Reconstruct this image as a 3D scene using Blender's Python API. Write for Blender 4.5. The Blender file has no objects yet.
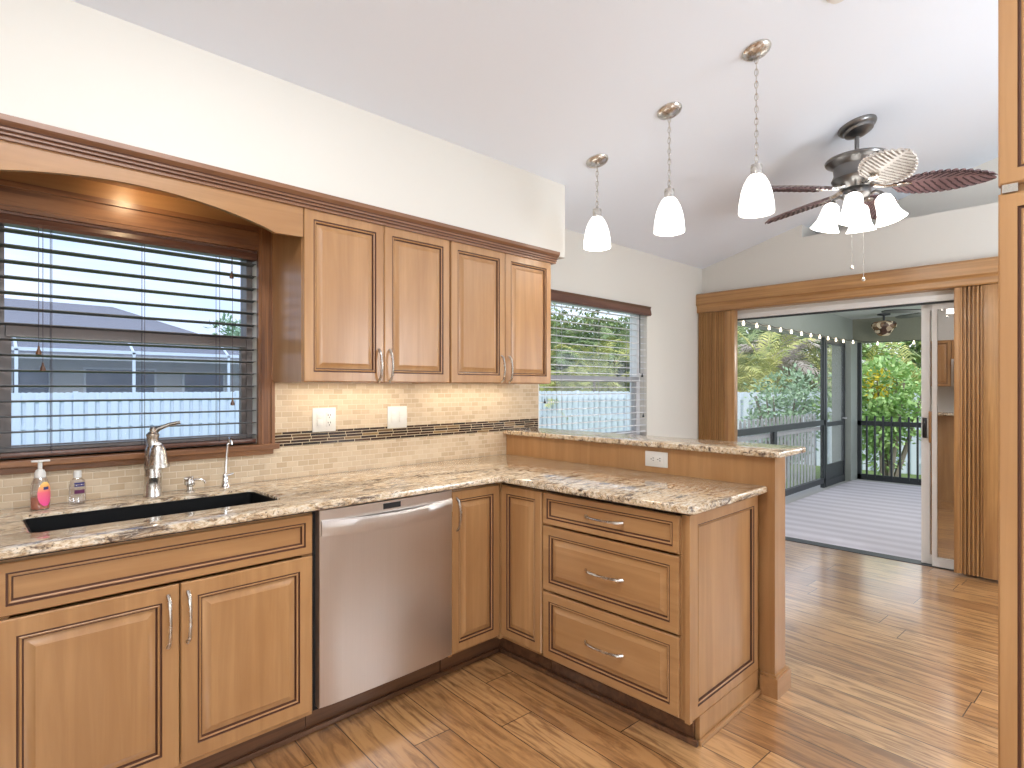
import bpy, bmesh, math, random
from mathutils import Vector, Matrix
sc = bpy.context.scene
COL = sc.collection
R = math.radians
V = Vector

# ------------------------------------------------------------------ camera
cam = bpy.data.cameras.new('camera'); camo = bpy.data.objects.new('camera', cam); COL.objects.link(camo)
camo.location = (-1.934, -2.711, 1.345)
camo.rotation_euler = (R(90), 0, R(45.9 - 90))
cam.sensor_width = 36; cam.lens = 575 / 1024 * 36; cam.shift_y = 4 / 1024
cam.clip_start = .05; cam.clip_end = 300
sc.camera = camo

# ------------------------------------------------------------------ exposure
sc.view_settings.view_transform = 'Standard'
sc.view_settings.look = 'None'
sc.view_settings.exposure = 0.0
sc.view_settings.gamma = 1
sc.view_settings.use_curve_mapping = False

# ------------------------------------------------------------------ sky and sun
SKY = 1.55
w = bpy.data.worlds.new('sky'); sc.world = w; w.use_nodes = True
nt = w.node_tree; nt.nodes.clear()
def _n(t, **k):
    n = nt.nodes.new(t)
    for a, b in k.items(): setattr(n, a, b)
    return n
tc = _n('ShaderNodeTexCoord'); sep = _n('ShaderNodeSeparateXYZ'); nt.links.new(tc.outputs['Generated'], sep.inputs[0])
rmp = _n('ShaderNodeValToRGB'); nt.links.new(sep.outputs['Z'], rmp.inputs[0])
rmp.color_ramp.elements[0].position = 0; rmp.color_ramp.elements[0].color = (.76, .87, 1, 1)
rmp.color_ramp.elements[1].position = .8; rmp.color_ramp.elements[1].color = (.42, .58, .88, 1)
mp = _n('ShaderNodeMapping'); mp.inputs['Scale'].default_value = (2.2, 2.2, 7); nt.links.new(tc.outputs['Generated'], mp.inputs[0])
nz = _n('ShaderNodeTexNoise'); nz.inputs['Scale'].default_value = 1.6; nz.inputs['Detail'].default_value = 6; nt.links.new(mp.outputs[0], nz.inputs['Vector'])
cr = _n('ShaderNodeValToRGB'); cr.color_ramp.elements[0].position = .38; cr.color_ramp.elements[1].position = .60; nt.links.new(nz.outputs['Fac'], cr.inputs[0])
mx = _n('ShaderNodeMix', data_type='RGBA'); nt.links.new(cr.outputs[0], mx.inputs['Factor']); nt.links.new(rmp.outputs[0], mx.inputs['A']); mx.inputs['B'].default_value = (.93, .96, 1, 1)
bg = _n('ShaderNodeBackground'); bg.inputs['Strength'].default_value = SKY; nt.links.new(mx.outputs['Result'], bg.inputs['Color'])
wo = _n('ShaderNodeOutputWorld'); nt.links.new(bg.outputs[0], wo.inputs[0])

def light(name, kind, loc, energy, color=(1, 1, 1), target=None, **k):
    l = bpy.data.lights.new(name, kind); l.energy = energy; l.color = color
    for a, b in k.items(): setattr(l, a, b)
    o = bpy.data.objects.new(name, l); COL.objects.link(o); o.location = loc
    if target is not None:
        o.rotation_euler = (V(target) - V(loc)).to_track_quat('-Z', 'Y').to_euler()
    return o
light('sun', 'SUN', (0, -8, 12), 2.2, (1, .98, .95), target=(4, -1, 3.2), angle=R(14))
# added fill lights out of view: one ceiling panel, two hanging globes
FILL_PANELS = [(-1.5, -1.75)]
FILL_GLOBES = [(-2.4, -4.4, 2.15), (1.7, -4.0, 2.15)]
def ceil_z(y): return 2.505 - .272 * (y - .03) if y > -3.2 else 2.505 + .272 * 3.23 - .272 * (-3.2 - y)
for (lx, ly), e in zip(FILL_PANELS, [36]):
    light('added_panel_fill_light', 'AREA', (lx, ly, ceil_z(ly) - .14), e, (.95, .97, 1), target=(lx, ly, 0), shape='RECTANGLE', size=1.1, size_y=.45)
for (lx, ly, lz_), e in zip(FILL_GLOBES, [118, 138]):
    light('added_globe_fill_light', 'POINT', (lx, ly, lz_ - .45), e, (.84, .92, 1), shadow_soft_size=.42)
UNDER_E = 1.35
for x0, x1 in ((-.80, -.14), (-.02, .66)):
    light('under_cabinet_light', 'AREA', ((x0 + x1) / 2, -.10, 1.372), UNDER_E, (1, .89, .72), target=((x0 + x1) / 2, -.06, 0), shape='RECTANGLE', size=x1 - x0, size_y=.03)
light('sink_puck_light', 'SPOT', (-1.42, -.17, 2.135), 3.5, (1, .74, .44), target=(-1.36, .03, 2.03), spot_size=R(150), spot_blend=.7, shadow_soft_size=.03)

light('added_lanai_fill_light', 'POINT', (5.42, -1.585, 2.0), 46, (1, .97, .93), shadow_soft_size=.10)  # fill light added to brighten the lanai, placed at the fan hub

# ------------------------------------------------------------------ materials
class NT:
    def __init__(s, name):
        s.m = bpy.data.materials.new(name); s.m.use_nodes = True; s.t = s.m.node_tree
        s.b = s.t.nodes['Principled BSDF']; s.out = s.t.nodes['Material Output']
    def n(s, t, ins=None, **k):
        n = s.t.nodes.new(t)
        for a, b in k.items(): setattr(n, a, b)
        for a, b in (ins or {}).items(): s.put(n.inputs[a], b)
        return n
    def put(s, sock, v):
        if isinstance(v, bpy.types.NodeSocket): s.t.links.new(v, sock)
        else: sock.default_value = v
    def m_(s, op, a, b=0.0, c=0.0):
        n = s.n('ShaderNodeMath', operation=op); s.put(n.inputs[0], a); s.put(n.inputs[1], b); s.put(n.inputs[2], c); return n.outputs[0]
    def mix(s, f, a, b, bt='MIX'):
        n = s.n('ShaderNodeMix', data_type='RGBA', blend_type=bt); s.put(n.inputs['Factor'], f); s.put(n.inputs['A'], a); s.put(n.inputs['B'], b); return n.outputs['Result']
    def obj(s): return s.n('ShaderNodeTexCoord').outputs['Object']
    def map(s, v, sc_=(1, 1, 1), rot=(0, 0, 0), loc=(0, 0, 0)):
        return s.n('ShaderNodeMapping', {'Vector': v, 'Scale': sc_, 'Rotation': rot, 'Location': loc}).outputs[0]
    def noise(s, v, scale=1, detail=4, rough=.5, dist=0):
        return s.n('ShaderNodeTexNoise', {'Vector': v, 'Scale': scale, 'Detail': detail, 'Roughness': rough, 'Distortion': dist}).outputs['Fac']
    def ramp(s, f, stops):
        n = s.n('ShaderNodeValToRGB', {'Fac': f}); e = n.color_ramp.elements
        while len(e) < len(stops): e.new(.5)
        for i, (p, c) in enumerate(stops):
            e[i].position = p; e[i].color = (*c, 1) if len(c) == 3 else c
        return n.outputs['Color']
    def set(s, **k):
        for a, b in k.items(): s.put(s.b.inputs[a.replace('_', ' ')], b)
        return s
    def bump(s, h, strength=.2, dist=.01):
        s.put(s.b.inputs['Normal'], s.n('ShaderNodeBump', {'Height': h, 'Strength': strength, 'Distance': dist}).outputs[0]); return s

def c4(c): return (*c, 1)
def plain(name, col, rough=.5, metal=0, **k):
    t = NT(name); t.set(Base_Color=c4(col), Roughness=rough, Metallic=metal)
    v = t.noise(t.map(t.obj(), (9, 9, 9)), 3, 3)
    t.set(Roughness=t.m_('MULTIPLY_ADD', v, .08, rough - .04))
    for a, b in k.items(): t.put(t.b.inputs[a.replace('_', ' ')], b)
    return t.m
def emit(name, col, s):
    t = NT(name); t.set(Base_Color=c4((.9, .9, .88)), Emission_Color=c4(col), Emission_Strength=s, Roughness=.4); return t.m

def wood(name, ca, cb, cdark, axis=2, fine=22, rough=.32, fig=.5, coat=.25):
    t = NT(name); o = t.obj()
    rnd = t.n('ShaderNodeObjectInfo').outputs['Random']
    off = t.n('ShaderNodeCombineXYZ', {'X': t.m_('MULTIPLY', rnd, 7.0), 'Y': t.m_('MULTIPLY', rnd, 3.0), 'Z': t.m_('MULTIPLY', rnd, 5.0)}).outputs[0]
    v = t.n('ShaderNodeVectorMath', {0: o, 1: off}, operation='ADD').outputs[0]
    s1 = [fine] * 3; s1[axis] = 1.1
    s2 = [5.0] * 3; s2[axis] = 1.4
    g = t.noise(t.map(v, tuple(s1)), 1, 6, .6, .6)
    bl = t.noise(t.map(v, tuple(s2)), 1, 3, .5, 1.2)
    col = t.mix(t.ramp(bl, [(.3, (0, 0, 0)), (.7, (1, 1, 1))]), c4(ca), c4(cb))
    gr = t.ramp(g, [(.35, (1, 1, 1)), (.62, (0, 0, 0))])
    col = t.mix(t.m_('MULTIPLY', t.m_('SUBTRACT', 1, gr), fig), col, c4(cdark))
    t.set(Base_Color=col, Roughness=t.m_('MULTIPLY_ADD', g, .12, rough - .06), Coat_Weight=coat, Coat_Roughness=.25)
    return t.m
MA, MB_, MD = (.400, .205, .080), (.475, .262, .112), (.295, .138, .050)
maple = wood('maple_vertical', MA, MB_, MD, 2, 20)
maple_x = wood('maple_along_x', MA, MB_, MD, 0, 20)
maple_y = wood('maple_along_y', MA, MB_, MD, 1, 20)
glaze = plain('dark_glaze', (.085, .030, .014), .45)
oak = lambda n, ax: wood(n, (.30, .128, .048), (.38, .175, .068), (.085, .028, .011), ax, 20, .36, .85)
oak_x = oak('oak_along_x', 0); oak_z = oak('oak_vertical', 2)
hon = lambda n, ax: wood(n, (.40, .20, .070), (.50, .27, .10), (.20, .085, .026), ax, 40, .38, .6)
honey_y = hon('honey_wood_along_y', 1); honey_z = hon('honey_wood_vertical', 2)
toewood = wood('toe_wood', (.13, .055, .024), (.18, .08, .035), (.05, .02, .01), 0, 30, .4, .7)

def paint(name, col, rough=.75):
    t = NT(name); o = t.obj()
    n1 = t.noise(o, 1.2, 2); n2 = t.noise(o, 160, 2)
    t.set(Base_Color=t.mix(n1, c4(tuple(x * .985 for x in col)), c4(col)), Roughness=rough); t.bump(n2, .06, .003); return t.m
wallp = paint('cream_wall_paint', (.725, .70, .645))
ceilp = paint('white_ceiling_paint', (.83, .875, .95))
whitep = plain('white_plastic', (.74, .72, .68), .35)
vinyl = plain('white_vinyl', (.78, .78, .80), .4)
alum_white = plain('white_aluminium', (.74, .73, .71), .35)
taupe = plain('taupe_aluminium', (.20, .17, .16), .45)
bronze = plain('dark_bronze_aluminium', (.045, .052, .058), .45)
railgray = plain('grey_aluminium', (.54, .54, .56), .5)
slatdark = plain('dark_blind_slat', (.085, .085, .085), .4)
slatwhite = plain('white_blind_slat', (.74, .74, .76), .45)
cordm = plain('blind_cord', (.07, .06, .07), .8)
blindwood = wood('brown_blind_wood', (.13, .055, .032), (.17, .075, .045), (.06, .022, .014), 0, 20, .35, .5)
nickel = plain('brushed_nickel', (.62, .59, .55), .27, 1)
chrome = plain('chrome', (.72, .72, .72), .12, 1)
pewter = plain('pewter', (.22, .215, .21), .3, 1)
blackm = plain('black_plastic', (.012, .012, .014), .35)
sinkm = plain('black_composite', (.0035, .0035, .004), .6, 0, Specular_IOR_Level=.2)
gapm = plain('black_gap', (.008, .007, .007), .8)
bladem = wood('fan_blade_wood', (.22, .13, .135), (.30, .19, .19), (.10, .055, .06), 0, 20, .3, .5, .5)
bladeglare = wood('fan_blade_glare', (.82, .81, .79), (.88, .87, .85), (.65, .61, .57), 0, 20, .3, .3, .5)  # near blade only: glare on brown wood put into its colour
bladegroove = plain('blade_groove', (.045, .022, .026), .5); glaregroove = plain('glare_blade_groove', (.36, .33, .30), .5)
bladelanai = plain('lanai_fan_dark', (.03, .032, .03), .5)
shade_e = emit('lit_frosted_glass', (1, .97, .92), 3.2)
bulb_e = emit('lit_bulb', (1, .84, .58), 4)
lens_e = emit('lit_lens', (1, .86, .62), 3)
fill_e = emit('added_fill_glow', (1, .95, .88), 3)  # glow of the added fill panel and globes

def glassmat(name, tint=(1, 1, 1), gloss=.08, dark=0, grough=.0):
    t = NT(name); t.t.nodes.remove(t.b)
    tr = t.n('ShaderNodeBsdfTransparent', {'Color': c4(tint)}); gl = t.n('ShaderNodeBsdfGlossy', {'Color': (1, 1, 1, 1), 'Roughness': grough})
    lw = t.n('ShaderNodeLayerWeight', {'Blend': .25}).outputs['Fresnel']
    f = t.m_('ADD', t.m_('MULTIPLY', lw, .5 if gloss > .05 else .10), gloss) if gloss < .3 else gloss
    mxs = t.n('ShaderNodeMixShader', {0: f, 1: tr.outputs[0], 2: gl.outputs[0]})
    t.t.links.new(mxs.outputs[0], t.out.inputs[0]); return t.m
pane = glassmat('window_glass', (.96, .98, 1), .012)
pane_sink = glassmat('screened_window_glass', (.84, .89, .97), .012)
pane_refl = glassmat('reflective_bronze_glass', (.20, .17, .155), .62)
def screenmat(name, op, col):
    t = NT(name); t.set(Base_Color=c4(col), Roughness=.9)
    tr = t.n('ShaderNodeBsdfTransparent')
    mxs = t.n('ShaderNodeMixShader', {0: op, 1: tr.outputs[0], 2: t.b.outputs[0]}); t.t.links.new(mxs.outputs[0], t.out.inputs[0]); return t.m
screen = screenmat('insect_screen', .22, (.55, .56, .56)); screen_thin = screenmat('fine_insect_screen', .07, (.5, .5, .5))
cagescreen = screenmat('cage_screen', .45, (.20, .21, .25))
clearplastic = glassmat('clear_plastic', (.93, .93, .95), .10)
soapm = plain('pink_soap', (.85, .33, .22), .15, 0, Transmission_Weight=.5)

def granite():
    t = NT('granite'); o = t.obj()
    wv = t.map(o, (1, 2.6, 2.6), (0, 0, R(-10)))
    big = t.noise(wv, 3.2, 5, .6, 1.6)
    mid = t.noise(wv, 20, 8, .70, 1.2)
    fine = t.noise(o, 95, 5, .7, .3)
    vein = t.noise(t.map(o, (4.5, 13, 13), (0, 0, R(-14))), 1.9, 8, .7, 1.1)
    base = t.ramp(mid, [(.28, (.15, .085, .045)), (.40, (.42, .275, .15)), (.50, (.66, .53, .37)), (.64, (.78, .71, .60))])
    base = t.mix(t.ramp(big, [(.45, (0, 0, 0)), (.66, (.5, .5, .5))]), base, c4((.55, .37, .20)))
    base = t.mix(t.ramp(vein, [(.38, (.95, .95, .95)), (.44, (.45, .45, .45)), (.49, (0, 0, 0))]), base, c4((.085, .052, .038)))
    base = t.mix(t.ramp(fine, [(.35, (.9, .9, .9)), (.44, (0, 0, 0))]), base, c4((.06, .038, .028)))
    base = t.mix(t.ramp(fine, [(.60, (0, 0, 0)), (.72, (.6, .6, .6))]), base, c4((.80, .75, .68)))
    geo = t.n('ShaderNodeNewGeometry').outputs['Normal']
    nz_ = t.n('ShaderNodeSeparateXYZ', {0: geo}).outputs['Z']
    t.set(Base_Color=base, Roughness=.12, Coat_Weight=.3, Coat_Roughness=.05, Specular_IOR_Level=.6)
    return t.m
granitem = granite()

def tile(name, bw, bh, c1, c2, c3, mortar, ms, offs=.5, rough=.4, dark=False):
    # every tile of the mosaic gets its own tone
    t = NT(name); s = t.n('ShaderNodeSeparateXYZ', {0: t.obj()})
    z = t.m_('DIVIDE', s.outputs['Z'], bh); row = t.m_('FLOOR', z)
    xo = t.m_('MULTIPLY', t.m_('MODULO', t.m_('ADD', row, 1000), 2), offs)
    x = t.m_('ADD', t.m_('DIVIDE', s.outputs['X'], bw), xo)
    if dark: x = t.m_('ADD', x, t.m_('MULTIPLY', t.m_('SINE', t.m_('MULTIPLY', row, 2.1)), .35))
    colm = t.m_('FLOOR', x)
    idv = t.n('ShaderNodeCombineXYZ', {'X': colm, 'Y': row}).outputs[0]
    wn = t.n('ShaderNodeTexWhiteNoise', {'Vector': idv}, noise_dimensions='2D').outputs['Value']
    fx = t.m_('FRACT', x); fz = t.m_('FRACT', z)
    ex = t.m_('MULTIPLY', t.m_('MINIMUM', fx, t.m_('SUBTRACT', 1, fx)), bw); ez = t.m_('MULTIPLY', t.m_('MINIMUM', fz, t.m_('SUBTRACT', 1, fz)), bh)
    e = t.m_('MINIMUM', ex, ez)
    mort = t.n('ShaderNodeMapRange', {'Value': e, 'From Min': ms * .6, 'From Max': ms * 1.3}).outputs[0]
    col = t.ramp(wn, [(0, c1), (.5, c2), (.82, (.075, .036, .020)), (.97, c3)] if dark else [(0, c1), (.5, c2), (1, c3)])
    sp = t.noise(t.map(t.obj(), (30, 30, 60)), 2, 4)
    col = t.mix(t.m_('MULTIPLY', sp, .35), col, c4(tuple(v * .72 for v in c2)))
    col = t.mix(mort, c4(mortar), col)
    t.set(Base_Color=col, Roughness=t.m_('MULTIPLY_ADD', mort, rough - .85, .85)); t.bump(t.m_('MULTIPLY', mort, 1), .5, .0015); return t.m
tilem = tile('tumbled_stone_mosaic', .0525, .0268, (.50, .37, .235), (.60, .46, .31), (.66, .53, .375), (.66, .56, .42), .0016)
bandm = tile('dark_glass_mosaic', .094, .0142, (.012, .008, .008), (.035, .018, .014), (.30, .19, .085), (.62, .50, .34), .0013, .45, .15, True)

def floorm():
    t = NT('hickory_planks')
    o = t.map(t.obj(), (1, 1, 1), (0, 0, R(3.0)))
    s = t.n('ShaderNodeSeparateXYZ', {0: o})
    x = t.m_('DIVIDE', t.m_('ADD', s.outputs['X'], 20.02), .163); row = t.m_('FLOOR', x)
    r1 = t.n('ShaderNodeTexWhiteNoise', {'W': row}, noise_dimensions='1D').outputs['Value']
    y = t.m_('ADD', t.m_('DIVIDE', t.m_('ADD', s.outputs['Y'], 30), 1.25), t.m_('MULTIPLY', r1, 9.7)); cl = t.m_('FLOOR', y)
    idn = t.n('ShaderNodeTexWhiteNoise', {'Vector': t.n('ShaderNodeCombineXYZ', {'X': row, 'Y': cl}).outputs[0]}, noise_dimensions='2D').outputs['Value']
    fx = t.m_('FRACT', x); fy = t.m_('FRACT', y)
    ex = t.m_('MULTIPLY', t.m_('MINIMUM', fx, t.m_('SUBTRACT', 1, fx)), .163); ey = t.m_('MULTIPLY', t.m_('MINIMUM', fy, t.m_('SUBTRACT', 1, fy)), 1.25)
    e = t.m_('MINIMUM', ex, ey)
    seam = t.n('ShaderNodeMapRange', {'Value': e, 'From Min': .0008, 'From Max': .003}).outputs[0]
    ov = t.n('ShaderNodeCombineXYZ', {'X': t.m_('MULTIPLY', idn, 31), 'Y': t.m_('MULTIPLY', idn, 17), 'Z': 0}).outputs[0]
    v = t.n('ShaderNodeVectorMath', {0: o, 1: ov}, operation='ADD').outputs[0]
    fig = t.noise(t.map(v, (22, 2.4, 1)), 1, 6, .6, 1.6)
    gr = t.noise(t.map(v, (90, 5, 1)), 1, 4, .6, .4)
    col = t.ramp(idn, [(0, (.40, .195, .076)), (.35, (.52, .27, .105)), (.7, (.60, .325, .130)), (1, (.68, .395, .175))])
    col = t.mix(t.ramp(fig, [(.38, (.8, .8, .8)), (.57, (0, 0, 0))]), col, c4((.20, .085, .030)))
    col = t.mix(t.m_('MULTIPLY', gr, .17), col, c4((.20, .085, .03)))
    col = t.mix(seam, c4((.04, .018, .008)), col)
    scr = t.noise(t.map(v, (2.5, 26, 1)), 1, 2, .5, .6)
    t.set(Base_Color=col, Roughness=t.m_('MULTIPLY_ADD', gr, .10, .26), Coat_Weight=1.0, Coat_Roughness=.16, Coat_IOR=2.4)
    t.bump(t.m_('ADD', t.m_('MULTIPLY', seam, .35), t.m_('ADD', t.m_('MULTIPLY', scr, .8), t.m_('MULTIPLY', gr, .2))), .28, .004); return t.m
floormat = floorm()

def steel():
    t = NT('brushed_stainless'); o = t.obj()
    g = t.noise(t.map(o, (420, 420, 2)), 1, 3, .6)
    t.set(Base_Color=t.mix(g, c4((.64, .59, .55)), c4((.72, .67, .63))), Metallic=1.0, Roughness=t.m_('MULTIPLY_ADD', g, .08, .33), Anisotropic=.5); t.bump(g, .04, .001); return t.m
steelm = steel()
def rug():
    t = NT('ribbed_outdoor_rug'); s = t.n('ShaderNodeSeparateXYZ', {0: t.obj()})
    wob = t.noise(t.map(t.obj(), (.8, .5, 1)), 1, 2)
    st = t.m_('SINE', t.m_('MULTIPLY', t.m_('ADD', s.outputs['X'], t.m_('MULTIPLY', wob, .25)), 26))
    n_ = t.noise(t.map(t.obj(), (60, 9, 1)), 3, 4)
    f = t.m_('ADD', t.m_('MULTIPLY_ADD', st, .32, .35), t.m_('MULTIPLY', n_, .3))
    t.set(Base_Color=t.mix(f, c4((.56, .52, .57)), c4((.78, .74, .80))), Roughness=.95); t.bump(n_, .4, .004); return t.m
rugm = rug()
def rough_mat(name, a, b, scale, bump=.4):
    t = NT(name); n_ = t.noise(t.obj(), scale, 5, .6)
    t.set(Base_Color=t.mix(n_, c4(a), c4(b)), Roughness=.9); t.bump(n_, bump, .01); return t.m
stucco = rough_mat('grey_green_stucco', (.33, .36, .33), (.39, .42, .39), 40)
stuccodk = rough_mat('olive_stucco', (.25, .26, .20), (.30, .31, .24), 40)
housestucco = rough_mat('beige_stucco', (.52, .48, .44), (.58, .54, .50), 20)
concrete = rough_mat('concrete', (.50, .49, .49), (.58, .57, .57), 14, .2)
grass = rough_mat('grass', (.10, .16, .04), (.17, .24, .07), 9)
fencewhite = rough_mat('white_fence_boards', (.74, .80, .89), (.80, .86, .94), 6, .1)
shingle = rough_mat('grey_shingles', (.20, .19, .21), (.30, .29, .31), 30)
darkglass = plain('dark_window_glass', (.05, .06, .08), .1)
def leaf(name, stops, scale=2.5):
    t = NT(name); n_ = t.noise(t.obj(), scale, 3, .6)
    t.set(Base_Color=t.ramp(n_, stops), Roughness=.55)
    t.put(t.b.inputs['Subsurface Weight'], 0.0); return t.m
palm_y = leaf('palm_yellow_green', [(.3, (.18, .25, .07)), (.5, (.46, .48, .13)), (.68, (.76, .70, .26))])
palm_g = leaf('palm_green', [(.3, (.13, .20, .07)), (.55, (.30, .40, .15)), (.7, (.52, .54, .26))])
palm_d = leaf('palm_dry', [(.3, (.26, .22, .19)), (.55, (.48, .42, .37)), (.7, (.64, .58, .50))])
bush_g = leaf('bush_green', [(.3, (.16, .32, .09)), (.5, (.34, .54, .18)), (.7, (.56, .70, .30))], 4)
bush_b = leaf('bush_blue_green', [(.3, (.17, .30, .18)), (.5, (.33, .49, .30)), (.7, (.52, .64, .46))], 4)
tree_d = leaf('tree_dark_green', [(.3, (.07, .13, .04)), (.5, (.17, .27, .08)), (.7, (.34, .42, .15))], 3)
leaf_yel = leaf('yellow_leaves', [(.3, (.55, .42, .02)), (.6, (.75, .60, .05))], 4)
bark = rough_mat('bark', (.20, .16, .13), (.33, .28, .24), 12)
tiffany = NT('mottled_glass'); _v = tiffany.n('ShaderNodeTexVoronoi', {'Vector': tiffany.obj(), 'Scale': 16.0})
tiffany.set(Base_Color=tiffany.ramp(tiffany.n('ShaderNodeSeparateColor', {0: _v.outputs['Color']}).outputs[0], [(.2, (.07, .03, .015)), (.5, (.30, .16, .08)), (.7, (.85, .70, .52))]), Roughness=.25)
tiffany = tiffany.m
labelpink = NT('orange_pink_label'); _s = labelpink.n('ShaderNodeSeparateXYZ', {0: labelpink.obj()}).outputs['Z']
_r = labelpink.ramp(labelpink.n('ShaderNodeMapRange', {'Value': _s, 'From Min': .015, 'From Max': .105}).outputs[0], [(0, (.85, .08, .30)), (.5, (.90, .16, .22)), (.75, (.95, .45, .12)), (1, (.95, .72, .22))])
labelpink.set(Base_Color=_r, Roughness=.35); labelpink = labelpink.m
labelblue = plain('deep_blue_print', (.03, .03, .16), .4)
labelplum = plain('plum_print', (.12, .02, .08), .4)

# ------------------------------------------------------------------ mesh helpers
WP = {}
class MB:
    def __init__(s): s.bm = bmesh.new()
    def box(s, x0, x1, y0, y1, z0, z1, mi=0, bev=0):
        x0, x1 = min(x0, x1), max(x0, x1); y0, y1 = min(y0, y1), max(y0, y1); z0, z1 = min(z0, z1), max(z0, z1)
        v = [s.bm.verts.new(p) for p in [(x0, y0, z0), (x1, y0, z0), (x1, y1, z0), (x0, y1, z0), (x0, y0, z1), (x1, y0, z1), (x1, y1, z1), (x0, y1, z1)]]
        fs = []
        for f in [(0, 3, 2, 1), (4, 5, 6, 7), (0, 1, 5, 4), (1, 2, 6, 5), (2, 3, 7, 6), (3, 0, 4, 7)]:
            q = s.bm.faces.new([v[i] for i in f]); q.material_index = mi; fs.append(q)
        if bev:
            es = list({e for f in fs for e in f.edges})
            bmesh.ops.bevel(s.bm, geom=es, offset=bev, segments=2, profile=.5, affect='EDGES')
        return s
    def prism(s, pts, ax, a0, a1, mi=0):
        # pts: 2-D polygon in the two other axes (in order), extruded along ax
        def P(p, a):
            q = list(p); q.insert(ax, a); return q
        va = [s.bm.verts.new(P(p, a0)) for p in pts]; vb = [s.bm.verts.new(P(p, a1)) for p in pts]; n = len(pts)
        for vs in (va, list(reversed(vb))):
            f = s.bm.faces.new(vs); f.material_index = mi
        for i in range(n):
            f = s.bm.faces.new([va[i], vb[i], vb[(i + 1) % n], va[(i + 1) % n]]); f.material_index = mi
        return s
    def tube(s, pts, r, seg=8, mi=0, closed=False, cap=True):
        pts = [V(p) for p in pts]; n = len(pts)
        rr = r if isinstance(r, (list, tuple)) else [r] * n
        rings = []; ref = None
        for i, p in enumerate(pts):
            a = pts[i - 1] if i > 0 or closed else pts[i]; b = pts[(i + 1) % n] if i < n - 1 or closed else pts[i]
            t = (b - a).normalized()
            if ref is None:
                ref = t.orthogonal().normalized()
            ref = (ref - t * ref.dot(t)); ref = ref.normalized() if ref.length > 1e-6 else t.orthogonal().normalized()
            bi = t.cross(ref)
            rings.append([s.bm.verts.new(p + (ref * math.cos(2 * math.pi * k / seg) + bi * math.sin(2 * math.pi * k / seg)) * rr[i]) for k in range(seg)])
        for i in range(n if closed else n - 1):
            A, B = rings[i], rings[(i + 1) % n]
            for k in range(seg):
                f = s.bm.faces.new([A[k], A[(k + 1) % seg], B[(k + 1) % seg], B[k]]); f.material_index = mi
        if cap and not closed:
            s.bm.faces.new(list(reversed(rings[0]))).material_index = mi; s.bm.faces.new(rings[-1]).material_index = mi
        return s
    def lathe(s, prof, M=None, seg=24, mi=0, loc=None):
        M = M or Matrix.Translation(V(loc or (0, 0, 0)))
        rings = []
        for (r, z) in prof:
            if r < 1e-6: rings.append([s.bm.verts.new(M @ V((0, 0, z)))])
            else: rings.append([s.bm.verts.new(M @ V((r * math.cos(2 * math.pi * k / seg), r * math.sin(2 * math.pi * k / seg), z))) for k in range(seg)])
        for A, B in zip(rings, rings[1:]):
            for k in range(seg):
                k2 = (k + 1) % seg
                if len(A) == 1 and len(B) == 1: continue
                if len(A) == 1: f = s.bm.faces.new([A[0], B[k2], B[k]])
                elif len(B) == 1: f = s.bm.faces.new([A[k], A[k2], B[0]])
                else: f = s.bm.faces.new([A[k], A[k2], B[k2], B[k]])
                f.material_index = mi
        return s
    def quad(s, ps, mi=0):
        f = s.bm.faces.new([s.bm.verts.new(p) for p in ps]); f.material_index = mi; return s
    def rect_loops(s, O, U, W_, N, w, h, loops, cap=True, back=True):
        # loops: list of (inset, height, material) rectangles; each is joined to the next
        prev = None; first = None
        for (i, n, mi) in loops:
            L = [s.bm.verts.new(O + U * a + W_ * b + N * n) for a, b in ((i, i), (w - i, i), (w - i, h - i), (i, h - i))]
            if prev:
                for k in range(4):
                    f = s.bm.faces.new([prev[k], prev[(k + 1) % 4], L[(k + 1) % 4], L[k]]); f.material_index = mi
            else: first = L
            prev = L
        if cap: s.bm.faces.new(prev).material_index = 0
        if back: s.bm.faces.new(list(reversed(first))).material_index = 0
        return s
    def build(s, name, mats, parent=None, smooth=35, recalc=True, label=None, origin=None):
        if recalc: bmesh.ops.recalc_face_normals(s.bm, faces=s.bm.faces[:])
        me = bpy.data.meshes.new(name)
        if parent is not None: org = WP[parent.name]
        elif origin is not None: org = V(origin)
        else:
            xs = [v.co for v in s.bm.verts]
            lo = V([min(c[i] for c in xs) for i in range(3)]); hi = V([max(c[i] for c in xs) for i in range(3)])
            org = V(((lo.x + hi.x) / 2, (lo.y + hi.y) / 2, lo.z))
        bmesh.ops.translate(s.bm, verts=s.bm.verts[:], vec=-org)
        s.bm.to_mesh(me); s.bm.free()
        for m in (mats if isinstance(mats, (list, tuple)) else [mats]): me.materials.append(m)
        if smooth:
            me.shade_smooth(); me.set_sharp_from_angle(angle=R(smooth))
        o = bpy.data.objects.new(name, me); COL.objects.link(o)
        if parent is not None: o.parent = parent
        else: o.location = org
        WP[o.name] = org
        if label: o['label'] = label
        return o
def tag(o, label=None, cat=None, group=None, kind=None):
    if label: o['label'] = label
    if cat: o['category'] = cat
    if group: o['group'] = group
    if kind: o['kind'] = kind
    return o
def thing(name, loc, label, cat, group=None):
    o = bpy.data.objects.new(name, None); COL.objects.link(o); o.location = loc; o.empty_display_size = .1
    WP[o.name] = V(loc); return tag(o, label, cat, group)
def struct(mb, name, mats, smooth=35, parent=None):
    o = mb.build(name, mats, parent, smooth)
    if parent is None: o['kind'] = 'structure'
    return o
def P(name, mats, parent, smooth=35, label=None):
    class _C:
        def __enter__(s): s.mb = MB(); return s.mb
        def __exit__(s, *a): s.o = s.mb.build(name, mats, parent, smooth, label=label)
    return _C()

# ================================================================== SETTING
YW = .03           # north wall face
XW = -3.22         # west wall face
XE = 3.31          # east wall face
YS = -6.0
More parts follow.
